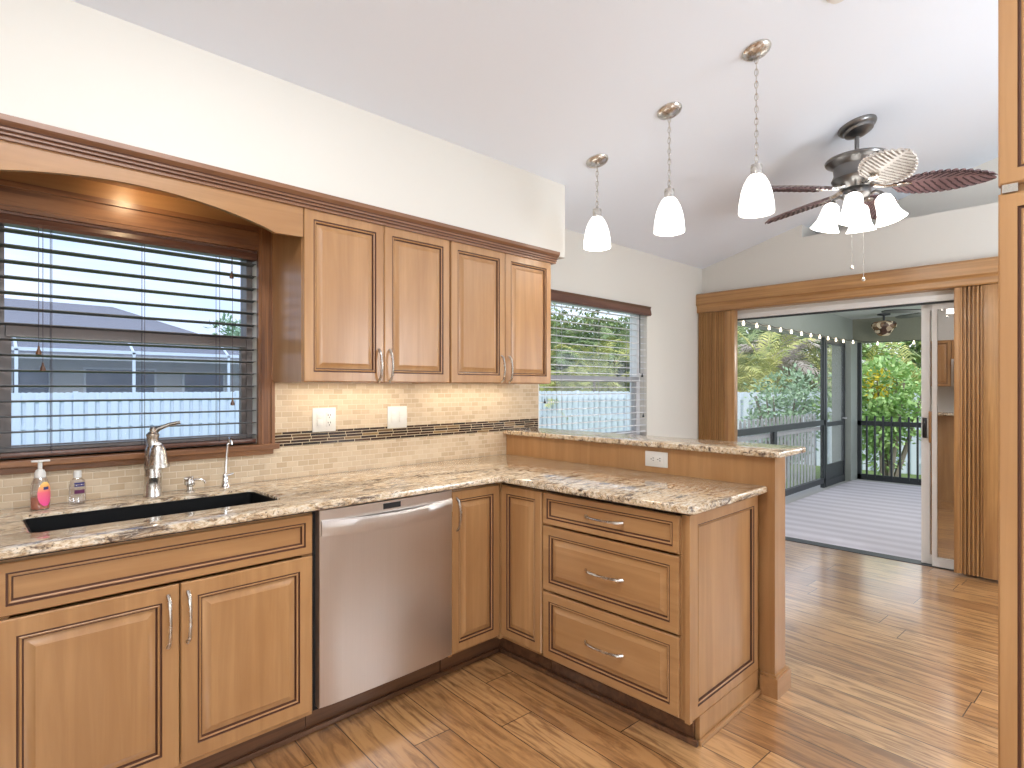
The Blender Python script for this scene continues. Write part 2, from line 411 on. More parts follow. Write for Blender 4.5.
# floor
struct(MB().box(XW - .15, XE + .03, YS - .1, YW + .15, -.1, 0), 'floor', floormat)
# ceiling: a vault that rises from the north wall to a ridge and falls again
cb = MB()
zr = ceil_z(-3.2); z0 = ceil_z(.18); z1 = ceil_z(YS - .1)
cb.prism([(.18, z0), (-3.2, zr), (-3.2, zr + .12), (.18, z0 + .12)], 0, XW - .15, 3.95)
cb.prism([(-3.2, zr), (YS - .1, z1), (YS - .1, z1 + .12), (-3.2, zr + .12)], 0, XW - .15, 3.95)
struct(cb, 'ceiling', ceilp, 0)
# north wall with two window openings
W1 = (-1.83, -.926, 1.085, 1.98); W2 = (.985, 2.335, .905, 2.03)
nb = MB(); y0, y1 = YW, YW + .15
for a, b, c, d in [(XW - .15, W1[0], 0, 2.56), (W1[0], W1[1], 0, W1[2]), (W1[0], W1[1], W1[3], 2.56), (W1[1], W2[0], 0, 2.56), (W2[0], W2[1], 0, W2[2]), (W2[0], W2[1], W2[3], 2.56), (W2[1], XE + .15, 0, 2.56)]:
    nb.box(a, b, y0, y1, c, d)
struct(nb, 'wall_north', wallp, 0)
# east wall: door opening, rake to the vault, level top under the plant niche
DO0, DO1, DZ = -.19, -3.15, 2.035
eb = MB()
cz = lambda y: ceil_z(y) + .04
eb.prism([(.18, -.05), (DO0, -.05), (DO0, cz(DO0)), (.18, cz(.18))], 0, XE, XE + .15)
eb.prism([(DO0, DZ), (-.891, DZ), (-.891, cz(-.891)), (DO0, cz(DO0))], 0, XE, XE + .15)
eb.prism([(-.891, DZ), (DO1, DZ), (DO1, 2.645), (-.891, 2.645)], 0, XE, XE + .15)
eb.prism([(DO1, -.05), (YS, -.05), (YS, 2.645), (DO1, 2.645)], 0, XE, XE + .15)
struct(eb, 'wall_east', wallp, 0)
nb = MB(); nb.box(XE + .15, 3.90, YS, -.75, 2.545, 2.645)
nb.prism([(-.75, 2.645), (-.891, 2.645), (-.891, cz(-.891)), (-.75, cz(-.75))], 0, XE + .15, 3.90)
nb.box(3.75, 3.90, YS, -.891, 2.645, zr + .02)
struct(nb, 'wall_niche', wallp, 0)
struct(MB().box(XW - .15, XW, YS, YW, 0, zr + .02), 'wall_west', wallp, 0)
struct(MB().box(XW - .15, 3.90, YS - .15, YS, 0, zr + .02), 'wall_south', wallp, 0)
# soffit above the cabinets
struct(MB().prism([(-.36, 2.158), (YW, 2.158), (YW, 2.52), (-.36, 2.63)], 0, XW, .806), 'wall_soffit', wallp, 0)
# crown moulding under the soffit
crp = [(-.300, 2.115), (-.338, 2.115), (-.338, 2.127), (-.345, 2.130), (-.345, 2.139), (-.352, 2.142), (-.352, 2.150), (-.362, 2.156), (-.372, 2.165), (-.372, 2.182), (-.3605, 2.182), (-.3605, 2.157), (-.300, 2.157)]
cm = MB(); cm.prism(crp, 0, -2.40, .745)
for i, f in enumerate(list(cm.bm.faces)):
    pass
gl = MB()
crown = struct(cm, 'trim_1', wood('crown_maple', (.25, .115, .055), (.31, .15, .075), (.15, .06, .028), 0, 20), 25)
for zz, yy in ((2.1285, -.3448), (2.1405, -.3518), (2.1525, -.3555)):
    gl.tube([(-2.40, yy, zz), (.745, yy, zz)], .0019, 6)
gl.build('glaze_line', glaze, crown)
# half wall of the peninsula, clad in maple, and its skirting
hw = MB().prism([(.63, -1.71), (.745, -1.71), (.78, YW), (.665, YW)], 2, 0, 1.0438)
struct(hw, 'wall_peninsula', maple, 0)
bb = MB(); HB = .095
bp_ = [(.612, -1.652), (.612, -1.728), (.763, -1.728), (.798, YW), (.78, YW), (.745, -1.71), (.63, -1.71), (.63, -1.652)]
bb.prism(bp_, 2, 0, HB - .010)
bb.prism([(.620, -1.652), (.620, -1.720), (.755, -1.720), (.790, YW), (.78, YW), (.745, -1.71), (.63, -1.71), (.63, -1.652)], 2, HB - .010, HB)
struct(bb, 'baseboard_peninsula', maple_x, 0)
bb = MB().box(.763, XE, YW - .014, YW, 0, .09).box(XE - .014, XE, -.30, YW, 0, .09).box(XE - .014, XE, YS, DO1, 0, .09)
struct(bb, 'baseboard_north', honey_y, 0)
# backsplash: stone mosaic with a dark glass band
bs = MB()
for a, b, c, d, mi in [(XW, -1.90, .914, 1.062, 0), (-1.90, -.853, .914, 1.050, 0), (-.853, .663, .914, 1.062, 0), (.663, .966, 1.071, 1.135, 1), (-.853, .663, 1.062, 1.1335, 1), (XW, -1.90, 1.062, 1.1335, 1), (-.853, .966, 1.1335, 1.372, 0), (XW, -1.90, 1.1335, 1.372, 0)]:
    bs.box(a, b, YW - .008, YW, c, d, mi)
o = bs.build('wall_backsplash', [tilem, bandm], origin=(0, YW, 0), smooth=0); o['kind'] = 'structure'

# ------------------------------------------------------------------ window over the sink
def win_frame(mb, x0, x1, z0, z1, y0, y1, fw):
    mb.box(x0, x0 + fw, y0, y1, z0, z1).box(x1 - fw, x1, y0, y1, z0, z1).box(x0 + fw, x1 - fw, y0, y1, z0, z0 + fw).box(x0 + fw, x1 - fw, y0, y1, z1 - fw, z1)
mb = MB(); win_frame(mb, *W1, YW + .06, YW + .14, .026)
win1 = struct(mb, 'window_1', taupe)
mb = MB(); win_frame(mb, W1[0] + .02, W1[1] - .02, W1[2] + .02, 1.570, YW + .07, YW + .10, .026); mb.box(W1[0] + .03, W1[1] - .03, YW + .055, YW + .125, 1.535, 1.585)
mb.build('sash', taupe, win1)
MB().box(W1[0] + .02, W1[1] - .02, YW + .10, YW + .104, W1[2] + .02, W1[3] - .02).build('pane', pane_sink, win1, 0)
# oak casing: a stepped profile swept round the head and the sides
def casing_piece(mb, x0, x1, z0, z1, vertical, inner):
    steps = [(0, .022), (.012, .026), (.030, .020), (.045, .016), (.060, .024)]
    wd = (x1 - x0) if vertical else (z1 - z0)
    for i, (s0, d) in enumerate(steps):
        s1 = steps[i + 1][0] if i + 1 < len(steps) else .075
        a, b = s0 / .075 * wd, s1 / .075 * wd
        if vertical:
            xa, xb = (x0 + a, x0 + b) if inner == 'lo' else (x1 - b, x1 - a)
            mb.box(xa, xb, YW - d, YW, z0, z1)
        else:
            za, zb = (z0 + a, z0 + b) if inner == 'lo' else (z1 - b, z1 - a)
            mb.box(x0, x1, YW - d, YW, za, zb)
mb = MB(); casing_piece(mb, -.928, -.853, 1.085, 2.085, True, 'lo'); mb.build('casing', oak_z, win1, 20)
mb = MB(); casing_piece(mb, -1.903, -1.828, 1.085, 2.085, True, 'hi'); mb.build('casing', oak_z, win1, 20)
mb = MB(); casing_piece(mb, -1.828, -.928, 1.978, 2.085, False, 'lo'); mb.build('casing', oak_x, win1, 20)
MB().box(-1.92, -.838, YW - .045, YW + .06, 1.060, 1.085, 0, .004).box(-1.90, -.858, YW - .022, YW, 1.036, 1.060, 0, .003).build('sill', oak_x, win1, 20)
# maple lining above the casing, behind the arch
struct(MB().box(-2.07, -.866, YW - .012, YW, 2.085, 2.157).box(-2.07, -.866, -.325, YW - .012, 2.147, 2.157), 'trim_2', maple_x)
# arched valance board between the wall cabinets
pts = [(-.866, 2.115), (-2.07, 2.115), (-2.07, 1.988), (-1.955, 1.986)]
for i in range(1, 25):
    t = i / 24; x = -1.955 + t * .97
    pts.append((x, 1.986 + .078 * math.sin(math.pi * t) ** .8 if t < 1 else 1.986))
pts += [(-.866, 1.990)]
MBv = MB(); MBv.prism(pts, 1, -.327, -.307)
tag(MBv.build('arched_valance', maple_x, None, 0), 'light maple valance board with arched lower edge above the sink window', 'valance')

def blind(name, label, x0, x1, ztop, zbot, yc, pitch, depth, mats, val, tilt, ladders, cords, wand=None):
    slat, valm, crd = mats
    t = thing(name, ((x0 + x1) / 2, yc, zbot), label, 'blind')
    mb = MB(); vx0, vx1, vy, vz0, vz1 = val
    mb.prism([(vy + .045, vz0), (vy + .004, vz0), (vy - .004, vz0 + .012), (vy, vz0 + .03), (vy + .006, vz1 - .02), (vy, vz1), (vy + .045, vz1)], 0, vx0, vx1)
    mb.build('headrail_valance', valm, t, 25)
    mb = MB(); n = int((ztop - zbot) / pitch); ct, st = math.cos(tilt) * depth / 2, math.sin(tilt) * depth / 2
    for i in range(n):
        z = ztop - (i + .5) * pitch
        if z < zbot + .03: break
        mb.prism([(yc - ct, z - st - .0014), (yc, z + .002), (yc + ct, z + st - .0014), (yc + ct, z + st + .0014), (yc, z + .005), (yc - ct, z - st + .0014)], 0, x0, x1)
    mb.build('slats', slat, t, 0)
    MB().box(x0, x1, yc - depth / 2, yc + depth / 2, zbot, zbot + .018, 0, .003).build('bottom_rail', valm if valm is blindwood else slat, t)
    for lx in ladders:
        mb = MB()
        for yy in (yc - depth / 2 - .002, yc + depth / 2 + .002): mb.tube([(lx, yy, zbot + .01), (lx, yy, ztop)], .0012, 5)
        mb.build('ladder_cord', crd, t)
    for cx, zz in cords:
        c = MB().tube([(cx, yc - depth / 2 - .012, zz), (cx, yc - depth / 2 - .012, ztop + .0)], .0011, 5).build('pull_cord', crd, t)
        MB().lathe([(0, .034), (.003, .033), (.004, .022), (.009, .010), (.009, .002), (0, 0)], loc=(cx, yc - depth / 2 - .012, zz - .034), seg=12).build('tassel', toewood if valm is blindwood and slat is slatdark else blackm, c)
    if wand:
        MB().tube([(wand[0], yc - depth / 2 - .015, wand[1]), (wand[0], yc - depth / 2 - .015, ztop)], .004, 6).build('tilt_wand', blackm, t)
    return t
blind('window_blind', 'dark slatted blind raised open in the oak-framed window above the sink', -1.824, -.9275, 1.945, 1.092, YW + .028, .0565, .046, (slatdark, blindwood, cordm),
      (-1.826, -.930, YW - .008, 1.935, 1.990), R(-6), (-1.673, -1.374, -1.087), ((-1.712, 1.50), (-1.700, 1.44), (-1.036, 1.30), (-1.040, 1.87)))

# ------------------------------------------------------------------ nook window
mb = MB(); win_frame(mb, *W2, YW + .07, YW + .14, .05)
win2 = struct(mb, 'window_2', vinyl)
mb = MB(); win_frame(mb, W2[0] + .04, W2[1] - .04, W2[2] + .04, 1.43, YW + .075, YW + .105, .035); mb.box(W2[0] + .03, W2[1] - .03, YW + .06, YW + .13, 1.400, 1.440)
mb.build('sash', plain('grey_sash', (.40, .40, .42), .4), win2)
MB().box(W2[0] + .02, W2[1] - .02, YW + .11, YW + .114, W2[2] + .02, W2[3] - .02).build('pane', pane, win2, 0)
MB().box(W2[0] - .02, W2[1] + .02, YW - .02, YW + .07, W2[2] - .02, W2[2] + .004, 0, .003).build('sill', vinyl, win2)
blind('window_blind', 'white slatted blind with a brown wooden headrail in the nook window behind the bar', .992, 2.328, 1.965, .925, YW + .022, .0535, .044, (slatwhite, blindwood, plain('white_cord', (.45, .45, .48), .8)),
      (.975, 2.345, YW - .038, 1.962, 2.038), R(2), (1.22, 1.66, 2.10), ((1.03, 1.27), (2.245, 1.47), (2.262, 1.13)), (2.205, 1.47))

# ================================================================== CABINETS
class Fr:
    """a cabinet front: u runs along the front, n points out of it, z is up"""
    def __init__(s, O, U, N): s.O, s.U, s.N = V((*O, 0)), V((*U, 0)), V((*N, 0))
    def p(s, u, n, z): return s.O + s.U * u + s.N * n + V((0, 0, z))
    def box(s, mb, u0, u1, n0, n1, z0, z1, mi=0, bev=0):
        a, b = s.p(u0, n0, z0), s.p(u1, n1, z1); mb.box(a.x, b.x, a.y, b.y, z0, z1, mi, bev)
    def panel(s, mb, u0, u1, z0, z1, n, t=.02, fr=.055, raised=True):
        L = [(0, 0, 0), (0, t - .004, 0), (.0035, t, 0), (fr - .013, t, 0), (fr - .011, t - .004, 1), (fr - .0075, t - .004, 1), (fr - .005, t - .0015, 0), (fr - .001, t - .004, 0), (fr + .001, t - .0115, 1), (fr + .004, t - .0115, 1)]
        if raised: L += [(fr + .007, t - .0110, 0), (fr + .028, t - .0005, 0), (fr + .030, t - .0005, 0)]
        s_ = s.p(u0, n, z0)
        mb.rect_loops(s_, s.U, V((0, 0, 1)), s.N, u1 - u0, z1 - z0, L)
    def pull(s, parent, u, z, n, L, vertical, mat=nickel, sag=.030):
        pts = []; rr = []
        for i in range(13):
            t = i / 12; d = (t - .5) * L; o = n + .006 + (sag - .006) * math.sin(math.pi * t) ** .55
            pts.append(s.p(u, o, z + d) if vertical else s.p(u + d, o, z)); rr.append(.0052 + .0018 * abs(2 * t - 1) ** 3)
        pts[0] = s.p(u, n - .001, z - L / 2) if vertical else s.p(u - L / 2, n - .001, z)
        pts[-1] = s.p(u, n - .001, z + L / 2) if vertical else s.p(u + L / 2, n - .001, z)
        return MB().tube(pts, rr, 8).build('handle', mat, parent)
NF = lambda x: Fr((x, 0), (1, 0), (0, -1))
PF = Fr((0, 0), (0, -1), (-1, 0))          # peninsula: u = -y, n = -x
WF = Fr((0, 0), (0, -1), (1, 0))           # west run
def carcass(f, t, u0, u1, n0, n1, z0, z1, mat, open_top=False):
    mb = MB()
    f.box(mb, u0, u0 + .018, n0, n1, z0, z1); f.box(mb, u1 - .018, u1, n0, n1, z0, z1)
    f.box(mb, u0 + .018, u1 - .018, n0, n0 + .012, z0, z1); f.box(mb, u0 + .018, u1 - .018, n0 + .012, n1, z0, z0 + .018)
    if not open_top: f.box(mb, u0 + .018, u1 - .018, n0 + .012, n1, z1 - .018, z1)
    # face frame
    f.box(mb, u0 + .018, u0 + .04, n1 - .02, n1, z0 + .018, z1); f.box(mb, u1 - .04, u1 - .018, n1 - .02, n1, z0 + .018, z1); f.box(mb, u0 + .04, u1 - .04, n1 - .02, n1, z1 - .06, z1)
    f.box(mb, u0 + .04, u1 - .04, n1 - .02, n1, z0 + .018, z0 + .04)
    return mb.build('body', mat, t, 0)
def toe(f, t, u0, u1, n, ends=(0, 0)):
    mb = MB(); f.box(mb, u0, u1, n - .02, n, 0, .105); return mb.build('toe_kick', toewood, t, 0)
BT = .876
# --- sink base
t = thing('sink_base_cabinet', (-1.41, -.32, 0), 'maple two-door base cabinet with false drawer front under the black sink', 'cabinet')
f = NF(0)
carcass(f, t, -1.868, -.958, -.01, .61, .105, BT, maple, True)
mb = MB(); f.panel(mb, -1.862, -.964, .722, .868, .61, .02, .040, False); mb.build('drawer_front', [maple_x, glaze], t, 20)
for u0, u1, hu in ((-1.862, -1.4125, -1.445), (-1.4085, -.964, -1.388)):
    mb = MB(); f.panel(mb, u0, u1, .125, .712, .61, .02, .062); d = mb.build('door', [maple, glaze], t, 20)
    f.pull(d, hu, .600, .63, .165, True)
toe(f, t, -1.868, -.958, .55)
# --- cabinet left of the sink (at the edge of the frame)
t = thing('base_cabinet', (-2.22, -.32, 0), 'maple base cabinet in the corner left of the sink cabinet', 'cabinet')
carcass(f, t, -2.585, -1.872, -.01, .61, .105, BT, maple)
mb = MB(); f.panel(mb, -2.56, -1.876, .722, .868, .61, .02, .040, False); d = mb.build('drawer', [maple_x, glaze], t, 20); f.pull(d, -2.2, .795, .63, .165, False)
mb = MB(); f.panel(mb, -2.56, -1.876, .125, .712, .61, .02, .062); d = mb.build('door', [maple, glaze], t, 20); f.pull(d, -1.91, .600, .63, .165, True)
toe(f, t, -2.585, -1.872, .55)
# --- dishwasher
t = thing('dishwasher', (-.63, -.32, 0), 'stainless steel dishwasher with a bowed bar handle and small black display', 'dishwasher')
mb = MB(); f.box(mb, -.953, -.306, .0, .598, .108, .868); mb.build('tub', gapm, t, 0)
mb = MB(); n_ = 14
rows = []
zs = [.128, .132, .40, .72, .776, .787, .880]
for zi, z in enumerate(zs):
    row = []
    for i in range(n_ + 1):
        u = -.942 + (.636 - .003) * i / n_; s_ = i / n_ * 2 - 1
        bow = .644 + .008 * (1 - s_ * s_)
        if abs(s_) > .999: bow -= .004
        if zi == 0: bow -= .006
        row.append(mb.bm.verts.new(f.p(u, bow, z)))
    rows.append(row)
for A, B in zip(rows, rows[1:]):
    for i in range(n_): mb.bm.faces.new([A[i], A[i + 1], B[i + 1], B[i]])
bk = [[mb.bm.verts.new(f.p(u, .60, z)) for u in (-.942, -.309)] for z in (.128, .880)]
mb.bm.faces.new([bk[0][0], bk[0][1], bk[1][1], bk[1][0]])
mb.bm.faces.new(rows[0] + [bk[0][1], bk[0][0]]); mb.bm.faces.new(rows[-1] + [bk[1][1], bk[1][0]])
mb.bm.faces.new([r[0] for r in rows] + [bk[1][0], bk[0][0]]); mb.bm.faces.new([r[-1] for r in rows] + [bk[1][1], bk[0][1]])
d = mb.build('door', steelm, t, 30)
mb = MB(); A = []
for i in range(17):
    s_ = i / 16 * 2 - 1; u = -.6255 + s_ * .312; out = .650 + .036 * (1 - s_ ** 2); sag = .012 * (1 - s_ ** 2)
    A.append([mb.bm.verts.new(f.p(u, a, z - sag)) for a, z in ((out - .012, .782), (out, .784), (out + .002, .815), (out, .838), (out - .006, .844), (out - .018, .844))])
for a, b in zip(A, A[1:]):
    for k in range(6): mb.bm.faces.new([a[k], a[(k + 1) % 6], b[(k + 1) % 6], b[k]])
mb.bm.faces.new(A[0]); mb.bm.faces.new(list(reversed(A[-1])))
mb.build('handle', steelm, d, 40)
mb = MB(); f.box(mb, -.673, -.590, .648, .6535, .848, .871); mb.build('display', blackm, d, 0)
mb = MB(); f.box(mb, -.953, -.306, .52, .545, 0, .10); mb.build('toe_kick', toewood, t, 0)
# --- corner cabinet, one door on each leg
t = thing('corner_cabinet', (.3, -.3, 0), 'maple corner base cabinet with two narrow doors meeting beside the dishwasher', 'cabinet')
mb = MB(); f.box(mb, -.303, -.285, .0, .61, .105, BT); f.box(mb, -.285, .612, .0, .02, .105, BT); mb.box(.594, .612, -.905, -.02, .105, BT); mb.box(-.285, .594, -.6, -.02, .105, .125)
f.box(mb, -.285, -.25, .59, .61, .125, BT); mb.box(-.02 + .02, .035, -.63, -.60, .105, BT); mb.box(.02, .04, -.905, -.63, .105, .13); mb.box(.02, .04, -.905, -.63, .82, BT); mb.box(.02, .594, -.905, -.887, .105, BT)
f.box(mb, -.25, .0, .59, .61, .82, BT)
mb.build('body', maple, t, 0)
mb = MB(); f.panel(mb, -.299, -.004, .125, .868, .61, .02, .052); d = mb.build('door', [maple, glaze], t, 20); f.pull(d, -.272, .762, .63, .15, True)
mb = MB(); PF.panel(mb, .636, .907, .125, .868, -.02, .02, .052); mb.build('door', [maple, glaze], t, 20)
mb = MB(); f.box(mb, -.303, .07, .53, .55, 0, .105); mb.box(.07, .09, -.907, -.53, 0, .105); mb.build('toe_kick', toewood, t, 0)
# --- peninsula drawers
t = thing('drawer_cabinet', (.3, -1.27, 0), 'maple base cabinet of three drawers at the end of the peninsula', 'cabinet')
carcass(PF, t, .912, 1.628, -.611, -.02, .105, BT, maple)
for z0_, z1_, fr_, rs in ((.725, .868, .038, False), (.424, .715, .050, True), (.115, .414, .050, True)):
    mb = MB(); PF.panel(mb, .916, 1.606, z0_, z1_, -.02, .02, fr_, rs); d = mb.build('drawer', [maple_y, glaze], t, 20)
    PF.pull(d, 1.262, (z0_ + z1_) / 2 + (.0 if rs else .003), .0, .19, False)
toe(PF, t, .912, 1.628, -.07)
# finished end panel facing the camera side
ef = Fr((0, -1.628), (1, 0), (0, -1))
mb = MB(); ef.panel(mb, .028, .611, .105, BT - .002, 0, .018, .055, False)
ef.box(mb, .085, .611, 0, .018, 0, .105); ef.box(mb, .006, .028, 0, .020, .105, BT - .002)
mb.build('end_panel', [maple, glaze], t, 20)
mb = MB(); mb.box(.072, .612, -1.659, -1.646, 0, .02, 0, .004); mb.build('shoe_moulding', maple_x, t, 20)
# shoe moulding along the sink run
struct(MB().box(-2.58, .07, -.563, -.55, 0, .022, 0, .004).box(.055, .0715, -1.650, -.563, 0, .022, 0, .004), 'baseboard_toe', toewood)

# --- wall cabinets
def upper(name, label, f, u0, u1, n1, z0_, z1_, handles=True, frw=.055, group=None, hz=None, thick=.02):
    c = f.p((u0 + u1) / 2, n1 / 2, z0_)
    t = thing(name, c, label, 'cabinet', group)
    mb = MB(); nb_ = n1 - thick
    f.box(mb, u0, u1, -YW + .001 if f is NFo else .001, nb_, z0_ + .012, z1_); f.box(mb, u0, u1, nb_ - .02, nb_, z0_, z0_ + .012); f.box(mb, u0, u0 + .018, .002, nb_ - .02, z0_, z0_ + .012); f.box(mb, u1 - .018, u1, .002, nb_ - .02, z0_, z0_ + .012)
    mb.build('body', maple, t, 0)
    m = (u0 + u1) / 2
    for a, b, hu in ((u0 + .003, m - .0015, m - .030), (m + .0015, u1 - .003, m + .030)):
        mb = MB(); f.panel(mb, a, b, z0_ + .003, z1_ - .004, nb_, thick, frw); d = mb.build('door', [maple, glaze], t, 20)
        if handles: f.pull(d, hu, hz or z0_ + .082, n1, .150, True, nickel, .028)
    return t
NFo = f
upper('wall_cabinet', 'maple two-door wall cabinet in the corner left of the sink window', NFo, -2.86, -2.072, .327, 1.370, 2.122)
upper('wall_cabinet', 'maple two-door wall cabinet just right of the sink window', NFo, -.864, -.073, .327, 1.370, 2.122)
upper('wall_cabinet', 'maple two-door wall cabinet at the right end above the bar', NFo, -.069, .716, .327, 1.370, 2.122)
for (x0, x1, lab) in ((-.82, -.12, 'slim lit lamp strip under the wall cabinet nearest the sink window'), (-.03, .67, 'slim lit lamp strip under the right-hand wall cabinet')):
    t = thing('under_cabinet_lamp', ((x0 + x1) / 2, -.10, 1.360), lab, 'lamp', 'lamp strips under the wall cabinets')
    MB().box(x0, x1, -.125, -.075, 1.3765, 1.382, 0, .001).build('housing', whitep, t)
    MB().box(x0 + .01, x1 - .01, -.118, -.082, 1.3745, 1.3765).build('lens', lens_e, t, 0)
t = thing('puck_lamp', (-1.42, -.17, 2.138), 'small round puck lamp hidden behind the arched valance', 'lamp')
MB().lathe([(0, .0085), (.035, .0085), (.035, 0), (.028, -.002)], loc=(-1.42, -.17, 2.138)).build('housing', nickel, t)
MB().lathe([(.028, -.002), (.02, -.003), (0, -.004)], loc=(-1.42, -.17, 2.138)).build('lens', lens_e, t)

# --- west run (seen mirrored in the sliding door)
WX = -XW
def wfr(x): return Fr((XW, 0), (0, -1), (1, 0))
wf = wfr(0)
t = thing('base_cabinet', (-2.9, -.8, 0), 'maple base cabinet between the corner and the cooking range', 'cabinet')
carcass(wf, t, .66, .975, .02, .61, .105, BT, maple)
mb = MB(); wf.panel(mb, .664, .971, .722, .868, .61, .02, .038, False); d = mb.build('drawer', [maple_y, glaze], t, 20); wf.pull(d, .82, .795, .63, .15, False)
mb = MB(); wf.panel(mb, .664, .971, .125, .712, .61, .02, .055); d = mb.build('door', [maple, glaze], t, 20); wf.pull(d, .94, .60, .63, .15, True)
toe(wf, t, .66, .975, .55)
upper('wall_cabinet', 'maple two-door wall cabinet on the west wall beside the microwave', wf, .33, .978, .327, 1.370, 2.122)
upper('wall_cabinet', 'short maple wall cabinet above the microwave', wf, .982, 1.742, .327, 1.815, 2.122, True, .05, None, 1.88)
t = thing('microwave', (-3.02, -1.36, 1.37), 'stainless microwave hung under the short wall cabinet', 'microwave')
mb = MB(); wf.box(mb, .985, 1.74, .002, .375, 1.372, 1.812, 0, .006); mb.build('body', steelm, t)
mb = MB(); wf.box(mb, 1.02, 1.52, .375, .380, 1.42, 1.77); mb.build('door', blackm, t, 0)
mb = MB(); wf.box(mb, 1.55, 1.72, .375, .379, 1.42, 1.77); mb.build('control_panel', blackm, t, 0)
mb = MB(); mb.tube([wf.p(1.535, .376, 1.46), wf.p(1.535, .41, 1.47), wf.p(1.535, .41, 1.72), wf.p(1.535, .376, 1.73)], .009, 8); mb.build('handle', steelm, t)
t = thing('cooking_range', (-2.9, -1.36, 0), 'stainless cooking range with black glass oven door below the microwave', 'range')
mb = MB(); wf.box(mb, .982, 1.742, .02, .62, .03, .905, 0, .004); wf.box(mb, 1.0, 1.72, .05, .56, 0, .03); mb.build('body', steelm, t)
mb = MB(); wf.box(mb, .985, 1.74, .03, .63, .905, .918, 0, .003); mb.build('cooktop', blackm, t)
mb = MB(); wf.box(mb, .99, 1.735, .62, .645, .22, .80, 0, .005); d = mb.build('oven_door', blackm, t)
MB().tube([wf.p(1.03, .645, .76), wf.p(1.03, .69, .76), wf.p(1.69, .69, .76), wf.p(1.69, .645, .76)], .011, 8).build('handle', steelm, d)
for k in range(5):
    c = wf.p(1.08 + k * .14, .62, .855); M = Matrix.Translation(c) @ Matrix.Rotation(R(90), 4, 'Y')
    MB().lathe([(.022, 0), (.022, .02), (.017, .028), (0, .028)], M, 14).build('knob', blackm, t)

# ------------------------------------------------------------------ countertops
def offset_poly(p, d):
    n = len(p); out = []
    for i in range(n):
        a, b, c = V(p[i - 1]), V(p[i]), V(p[(i + 1) % n])
        e1 = (b - a).normalized(); e2 = (c - b).normalized()
        n1 = V((-e1.y, e1.x)); n2 = V((-e2.y, e2.x)); m = (n1 + n2); m = m / max(m.length_squared, 1e-6) * 2
        out.append(tuple(b + m * d))
    return out
def round_poly(p, radii, seg=6):
    out = []; n = len(p)
    for i in range(n):
        r = radii.get(i, 0); b = V(p[i])
        if not r: out.append(p[i]); continue
        a, c = V(p[i - 1]), V(p[(i + 1) % n]); e1 = (a - b).normalized(); e2 = (c - b).normalized()
        s_, e_ = b + e1 * r, b + e2 * r
        for k in range(seg + 1):
            t = k / seg; out.append(tuple(s_ * (1 - t) ** 2 + b * 2 * t * (1 - t) + e_ * t * t))
    return out
def slab(outer, holes, z0, z1, ch=.007):
    # outer CCW, holes CW; eased top and bottom edges
    mb = MB(); bm = mb.bm
    rings_all = []
    for lp in [outer] + holes:
        rs = []
        for ins, z in ((.004, z0), (0, z0 + .004), (0, z1 - ch), (ch * .3, z1 - ch * .3), (ch, z1)):
            q = offset_poly(lp, ins); rs.append([bm.verts.new((*c, z)) for c in q])
        for A, B in zip(rs, rs[1:]):
            for k in range(len(A)):
                bm.faces.new([A[k], A[(k + 1) % len(A)], B[(k + 1) % len(A)], B[k]])
        rings_all.append(rs)
    for idx in (0, -1):
        es = []
        for rs in rings_all:
            L = rs[idx]
            for k in range(len(L)):
                e = bm.edges.get([L[k], L[(k + 1) % len(L)]]); es.append(e)
        bmesh.ops.triangle_fill(bm, use_beauty=True, use_dissolve=False, edges=es)
    return mb
SK = (-1.772, -1.018, -.490, -.165)
outer = [(XW + .002, YW - .009), (XW + .002, -.98), (-2.565, -.98), (-2.565, -.66), (-.03, -.66), (-.03, -1.682), (.628, -1.682), (.663, YW - .009)]
outer = round_poly(outer, {4: .03, 5: .035, 6: .015})
hole = round_poly([(SK[0], SK[2]), (SK[0], SK[3]), (SK[1], SK[3]), (SK[1], SK[2])], {0: .03, 1: .03, 2: .03, 3: .03})
ct = slab(outer, [hole], .886, .914)
cto = tag(ct.build('countertop', granitem, None, 30), 'lower L-shaped speckled granite countertop holding the sink', 'countertop')
MB().box(-2.60, .0, -.625, -.60, BT, .886).box(.0, .02, -1.64, -.60, BT, .886).box(.02, .60, -1.64, -1.62, BT, .886).box(-2.60, -2.58, -.97, -.62, BT, .886).build('sub_top', gapm, cto, 0)
bar = round_poly([(.632, YW - .009), (.592, -1.742), (.928, -1.742), (.952, YW - .009)], {1: .03, 2: .03})
tag(slab(bar, [], 1.044, 1.071).build('bar_top', granitem, None, 30), 'raised granite bar top along the peninsula half wall', 'countertop')
# sink
t = thing('sink', (-1.395, -.33, .69), 'black undermount sink set in the granite countertop', 'sink')
mb = MB(); x0, x1, y0, y1 = SK[0] + .0075, SK[1] - .0075, SK[2] + .0075, SK[3] - .0075; zt, zb = .902, .70
inn = round_poly([(x0, y0), (x1, y0), (x1, y1), (x0, y1)], {0: .023, 1: .023, 2: .023, 3: .023})
def ring(lp, ins, z): return [mb.bm.verts.new((*c, z)) for c in offset_poly(lp, ins)]
rs = [ring(inn, -.0072, zt - .012), ring(inn, -.0072, zt), ring(inn, 0, zt), ring(inn, .004, zb + .03), ring(inn, .03, zb)]
ro = [ring(inn, -.0070, zt - .014), ring(inn, -.007, zb - .012)]
for A, B in list(zip(rs, rs[1:])) + [(rs[0], ro[0]), (ro[0], ro[1])]:
    for k in range(len(A)): mb.bm.faces.new([A[k], A[(k + 1) % len(A)], B[(k + 1) % len(A)], B[k]])
mb.bm.faces.new(rs[-1]); mb.bm.faces.new(list(reversed(ro[-1])))
mb.build('bowl', sinkm, t, 30)
MB().lathe([(.045, .0005), (.043, .004), (.03, .001), (0, .001)], loc=(-1.395, -.33, zb)).build('drain', nickel, t)

